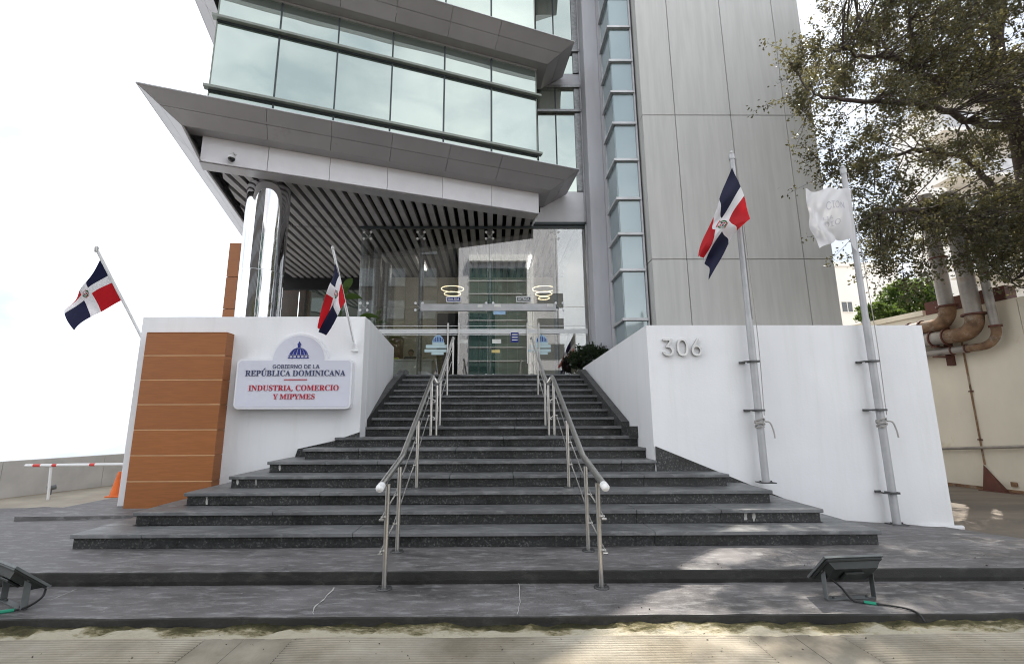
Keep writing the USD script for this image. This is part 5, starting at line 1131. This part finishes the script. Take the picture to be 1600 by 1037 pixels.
part(db2, 'wall', cbox((-26,-26,-0.3),(-3.6,-14.0,21)), M['added_block_dark'])
for j_ in range(6):
    for i_ in range(7): part(db2, 'window', cbox((-25+i_*3,-13.99,1.2+j_*3.2),(-23.4+i_*3,-13.95,3.0+j_*3.2)), M['far_window'])
for j_ in range(5): part(op, 'window', cbox((4.2,-12.99,2.0+j_*2.4),(6.6,-12.95,3.4+j_*2.4)), M['far_window'])

# ------------------------------------------------------------------ vegetation
def leaves(centers, size, seed, droop=0.3, long=1.8):
    """one small folded leaf (two triangles) at each centre"""
    r = np.random.default_rng(seed); n = len(centers)
    d = r.normal(size=(n,3)); d[:,2] -= droop; d /= np.linalg.norm(d, axis=1, keepdims=True)
    s = np.cross(d, r.normal(size=(n,3))); s /= np.linalg.norm(s, axis=1, keepdims=True)
    L = size*(0.65+0.7*r.random((n,1))); w = L/long
    c = np.asarray(centers); nn = np.cross(d, s)
    v = np.stack([c-d*L*0.5, c+s*w*0.5+nn*w*0.15, c+d*L*0.5, c-s*w*0.5+nn*w*0.15], 1).reshape(-1,3)
    k = np.arange(n)[:,None]*4
    return v, np.vstack([k+[0,1,2], k+[0,2,3]])
def branch_path(a, b, seed, wob=0.08, n=9):
    r = np.random.default_rng(seed); a, b = np.array(a, float), np.array(b, float); t = np.linspace(0,1,n)[:,None]; L = np.linalg.norm(b-a)
    w = np.cumsum(r.normal(size=(n,3)), 0); w -= w[0]; w -= t*w[-1]
    return a+(b-a)*t+w*wob*L/3
tree = thing('street_tree', 'large small leaved tree overhanging the right white wall', 'tree', (13.4,10.6,-0.4))
base = np.array([13.4,10.6,-0.5]); fork = at(1576,150,10.3); topk = at(1566,-60,10.2)
tr_path = np.vstack([branch_path(base, fork, 1, 0.05, 10), branch_path(fork, topk, 2, 0.04, 8)[1:], branch_path(topk, topk+[0.3,0.2,3.5], 3, 0.06, 6)[1:]])
part(tree, 'trunk', tube(tr_path, np.linspace(0.24,0.05,len(tr_path)), 12), M['bark'], smooth=True)
limbs = []
def limb(pts, r0, r1, seed):
    p = catmull(pts, 6); r = np.random.default_rng(seed); p[1:-1] += r.normal(0, 0.025, (len(p)-2, 3)); limbs.append(p)
    part(tree, 'limb', tube(p, np.linspace(r0, r1, len(p)), 8), M['bark'], smooth=True)
low_f = tr_path[6]
limb([fork+[0,0,-0.3], at(1533,152,10.0), at(1485,135,9.6), at(1440,115,9.3), at(1402,91,9.1), at(1350,88,8.9), at(1318,76,8.8)], 0.13, 0.02, 1)
limb([at(1402,91,9.1), at(1375,62,9.2), at(1345,30,9.4), at(1330,-20,9.6)], 0.045, 0.012, 2)
limb([at(1440,115,9.3), at(1425,70,9.2), at(1420,10,9.1), at(1400,-70,9.0)], 0.05, 0.012, 3)
limb([low_f, at(1500,345,9.6), at(1443,329,9.0), at(1382,331,8.6), at(1345,345,8.4)], 0.09, 0.014, 4)
limb([low_f, at(1560,300,10.6), at(1510,250,10.8), at(1440,235,10.6), at(1370,250,10.2), at(1300,270,9.9)], 0.09, 0.015, 5)
limb([fork+[0,0,-0.9], at(1520,190,9.2), at(1450,165,8.8), at(1350,160,8.6), at(1280,150,8.5), at(1250,120,8.5)], 0.09, 0.012, 6)
limb([fork, at(1548,110,10.8), at(1520,60,11.2), at(1500,0,11.4), at(1480,-60,11.6)], 0.09, 0.02, 7)
limb([at(1560,330,10.2), at(1530,390,10.0), at(1560,430,9.6), at(1600,450,9.4)], 0.05, 0.012, 8)
limb([fork+[0,0,0.4], fork+[1.2,-0.9,1.5], fork+[2.4,-1.6,2.6]], 0.10, 0.02, 9)
limb([fork+[0,0,-1.0], fork+[0.5,-1.6,0.5], fork+[0.2,-3.0,1.4], fork+[-0.6,-4.0,2.0]], 0.10, 0.02, 10)
limb([topk, topk+[-1.6,-0.4,1.0], topk+[-3.0,-0.8,1.6], topk+[-4.0,-1.0,1.9]], 0.07, 0.015, 11)
limb([topk+[0,0,-0.8], topk+[-0.8,-1.6,0.4], topk+[-1.6,-3.0,0.8]], 0.07, 0.015, 12)
mask = Polygon([(1228,195),(1236,105),(1262,60),(1290,0),(1300,-400),(2400,-400),(2400,500),(1600,468),(1545,432),(1500,440),(1452,400),(1400,425),(1385,450),(1350,400),(1338,330),(1300,300),(1282,225),(1240,232)])
r9 = np.random.default_rng(99)
allp = np.vstack([p[len(p)//4:] for p in limbs]+[tr_path[8:]])
cl = []
while len(cl) < 740:
    q = r9.normal(size=3); q /= np.linalg.norm(q); q *= r9.random()**(1/2.4)
    c = np.array([11.2,9.3,9.4])+q*np.array([5.0,3.4,5.6])
    if c[2] < 3.9: continue
    u_, v_ = proj(c)
    if -50 < v_ < 1100 and u_ < 1640:
        if not mask.contains(Point(u_, v_)) or mask.exterior.distance(Point(u_, v_)) < 8: continue
        if meshkit.noise(np.array([u_/75, v_/60, 3.0]), 5) < 0.38: continue
    cl.append(c)
lowr = np.random.default_rng(17)
low_poly = Polygon([(1440,300),(1620,280),(1640,462),(1540,425),(1490,420),(1452,385)])
nl_ = 0
while nl_ < 65:
    u_, v_ = lowr.uniform(1430,1640), lowr.uniform(280,465)
    if low_poly.contains(Point(u_, v_)): cl.append(at(u_, v_, lowr.uniform(8.6,10.2))); nl_ += 1
for u_, v_, d_ in [(1330,225,9.4),(1345,215,9.6),(1355,240,9.3),(1370,225,9.2),(1390,240,9.4),(1365,265,9.0),(1350,275,9.3),(1380,285,8.9),(1400,270,9.1),(1345,250,9.8),(1375,300,8.8),(1395,310,9.0),(1310,250,9.6),(1320,270,9.8),(1340,300,9.4),(1355,320,9.0),(1370,345,8.7),(1340,365,8.6),(1395,355,8.8),(1415,300,9.2),(1420,340,9.2),(1300,215,9.5),(1285,200,9.4),(1310,190,9.2),(1236,95,8.6),(1240,110,8.5),(1252,72,8.6),(1246,165,8.5),(1252,178,8.4),(1240,150,8.5),(1262,140,8.6),(1258,192,8.6),(1272,75,8.7),(1278,58,8.8),(1270,240,9.6),(1285,255,9.5),(1360,405,9.0),(1378,412,9.0),(1388,388,9.1),(1420,400,9.2),(1440,425,9.3),(1395,430,9.0),(1414,452,9.1),(1365,360,8.6),(1350,345,8.5),(1330,300,9.2)]: cl.append(at(u_, v_, d_))
cl = np.array(cl)
tw = MB(); lc = []
for k, c in enumerate(cl):
    j = np.argmin(((allp-c)**2).sum(1)); a = allp[j]
    p = branch_path(a, c, 500+k, 0.10, 6); tw.add(tube(p, np.linspace(0.016, 0.004, 6), 4))
    n = int(r9.integers(130, 240)); rad = r9.uniform(0.22, 0.48)
    sub = c+r9.normal(size=(7,3))*rad*np.array([0.8,0.8,0.5])
    for s_ in sub:
        p2 = branch_path(p[-2], s_, 3000+k, 0.1, 3); tw.add(tube(p2, np.linspace(0.006, 0.003, 3), 3))
        t_ = r9.random((n//7, 1)); lc.append(p[-2]+(s_-p[-2])*np.sqrt(t_)*1.12+r9.normal(size=(n//7,3))*0.065)
part(tree, 'twigs', tw, M['bark'])
part(tree, 'crown', leaves(np.vstack(lc), 0.068, 4, 0.5, 1.7), M['leaf_tree'])

def bush(name, label, cat, center, rad, n, size, m, seed, stems=7):
    t = thing(name, label, cat, np.array(center)-[0,0,rad[2]]); r = np.random.default_rng(seed)
    cc_ = []
    for k in range(int(n/60)):
        q = r.normal(size=3); q /= np.linalg.norm(q); q = q*np.array(rad)*(0.35+0.65*r.random()**0.5); q[2] = max(q[2], -rad[2])
        cc_.append(np.array(center)+q+r.normal(size=(60,3))*min(rad)*0.13)
    part(t, 'foliage', leaves(np.vstack(cc_), size, seed, 0.0, 1.6), m)
    b = MB()
    for k in range(stems): b.tube(branch_path(np.array(center)-[r.normal()*0.1*rad[0],0,rad[2]], np.array(center)+r.normal(size=3)*np.array(rad)*0.4, seed+k, 0.1, 5), np.linspace(0.03,0.008,5)*min(1, rad[2]), 5)
    part(t, 'stems', b, M['bark'])
bush('evergreen_shrub', 'dark clipped evergreen shrub beside the entrance behind the right parapet', 'shrub', at(922,560,13.9)+[0,0,-0.02], (0.60,0.45,0.42), 7000, 0.060, M['leaf_shrub'], 41)
bush('green_bush', 'large bright green bush above the beige wall top', 'bush', at(1428,472,17.5), (1.10,0.9,0.85), 9000, 0.11, M['leaf_bush'], 42)
bush('green_bush', 'low bright green bush beside the dark roof box', 'bush', at(1372,490,17.0), (0.75,0.7,0.42), 5000, 0.10, M['leaf_bush'], 43)

# broad leaved plant behind the sign wall
pc = at(534,470,12.9)
bp = thing('broad_leaved_plant', 'broad leaved green plant standing behind the sign wall', 'plant', pc*[1,1,0]+[0,0,2.54])
b0 = pc*[1,1,0]+[0,0,2.54]
part(bp, 'pot', lathe([(0.0,0.0),(0.16,0.0),(0.22,0.35),(0.20,0.36),(0.18,0.34),(0.0,0.33)], b0, 20), M['mullion'], smooth=40)
def broad_leaf(a, b, wdt, seed):
    r = np.random.default_rng(seed); a, b = np.array(a), np.array(b); t = np.linspace(0,1,10); ax = b-a; L = np.linalg.norm(ax)
    mid = a+ax*t[:,None]+np.array([0,0,0.22*L])*(t*(1-t))[:,None]*2
    sd = np.cross(ax/L, [0,0.75,0.65]); sd /= np.linalg.norm(sd)
    w = wdt*np.sin(np.pi*t**0.8)**0.8
    v = np.vstack([mid-sd*w[:,None]+[0,0,0.02], mid-[0,0,0.015], mid+sd*w[:,None]+[0,0,0.02]]); f = []
    for k in range(9):
        for o in (0, 10): f += [[o+k,o+k+1,o+k+11],[o+k,o+k+11,o+k+10]]
    return v, np.array(f)
for k, (x_, y_, x2, y2, w_) in enumerate([(534,462,507,462,.10),(537,455,551,436,.11),(537,466,566,467,.10),(533,470,545,448,.07),(530,474,520,452,.06),(560,497,592,497,.08),(552,500,578,505,.07)]):
    a, b = at(x_,y_,12.9), at(x2,y2,12.75+0.1*(k % 3))
    lf = part(bp, 'leaf', broad_leaf(a, b, w_, k), M['leaf_plant'], smooth=True)
    part(lf, 'stalk', tube(catmull([b0+[0.02*k-0.05,0,0.3], (b0+a)/2+[0.03*(k-3),0,0.4], a]), 0.012, 5), M['leaf_plant'])

# flag stand inside the lobby
fp = at(892,578,15.6)
fs = thing('lobby_flag_stand', 'dark furled flag on a stand behind the right entrance glass', 'flag', fp*[1,1,0]+[0,0,2.56])
fb0 = fp*[1,1,0]+[0,0,2.56]
part(fs, 'pole', cyl(fb0, fb0+[0,0,1.85], 0.018, 10), M['mullion']); part(fs, 'base', lathe([(0,0.10),(0.05,0.09),(0.16,0.02),(0.16,0.0),(0,0)], fb0, 20), M['mullion'], smooth=40)
tt, aa = np.meshgrid(np.linspace(0,1,16), np.linspace(0,1,24))
rr = (0.05+0.42*tt**1.1)
v = np.stack([fb0[0]-rr*aa, fb0[1]+0.05*np.sin(aa*16)*tt, fb0[2]+1.80-1.45*tt-0.25*aa*tt], -1).reshape(-1,3); i = np.arange(24*16).reshape(24,16)
q = np.c_[i[:-1,:-1].ravel(), i[:-1,1:].ravel(), i[1:,1:].ravel(), i[1:,:-1].ravel()]
part(fs, 'cloth', (v, np.vstack([q[:,[0,1,2]], q[:,[0,2,3]]])), M['flag_wine'], smooth=True)

# street trees across the road, seen only as dark reflections in the glass
def simple_tree(c, h, rad, seed, label):
    t = thing('roadside_tree', label, 'tree', c, 'trees across the street'); c = np.array(c); r = np.random.default_rng(seed)
    tp_ = branch_path(c, c+[0.3,0,h*0.7], seed, 0.05, 8); part(t, 'trunk', tube(tp_, np.linspace(0.22,0.06,8), 9), M['bark'], smooth=True)
    pts = []; b = MB()
    for k in range(90):
        q = r.normal(size=3); q /= np.linalg.norm(q); q *= r.random()**0.4; p = c+[0.2,0,h*0.68]+q*np.array([rad,rad,h*0.36]); b.add(tube(branch_path(tp_[4+k % 4], p, seed+k, 0.1, 4), np.linspace(0.03,0.006,4), 4)); pts.append(p+r.normal(size=(130,3))*0.45)
    part(t, 'branches', b, M['bark']); part(t, 'crown', leaves(np.vstack(pts), 0.20, seed, 0.3, 1.7), M['leaf_tree'])
simple_tree((-7.5,-10.5,-0.2), 9.5, 3.3, 61, 'dense dark tree across the street mirrored left of the doors')
simple_tree((-13.0,-11.5,-0.2), 9.0, 3.3, 62, 'dense dark tree across the street farthest from the facing building')

lt = np.random.default_rng(5)
lp = np.c_[lt.uniform(-4.5,4.5,60), lt.uniform(3.3,4.0,60), np.full(60, ZS+0.012)]
lp2 = np.c_[lt.uniform(1.0,6.5,26), lt.uniform(4.1,5.5,26), np.zeros(26)]; lp2[:,2] = np.where(lp2[:,1] < 4.76, ZL+0.010, 0.010)
lv, lf_ = leaves(np.vstack([lp, lp2]), 0.022, 8, 0.0, 1.8); z0_ = np.repeat(np.r_[lp[:,2], lp2[:,2]], 4); lv[:,2] = z0_+np.clip(lv[:,2]-z0_, -0.004, 0.006)
single('leaf_litter', (lv, lf_), M['bark'], 'scattered dry leaf litter along the gutter and lower steps', 'leaf litter', kind='stuff')
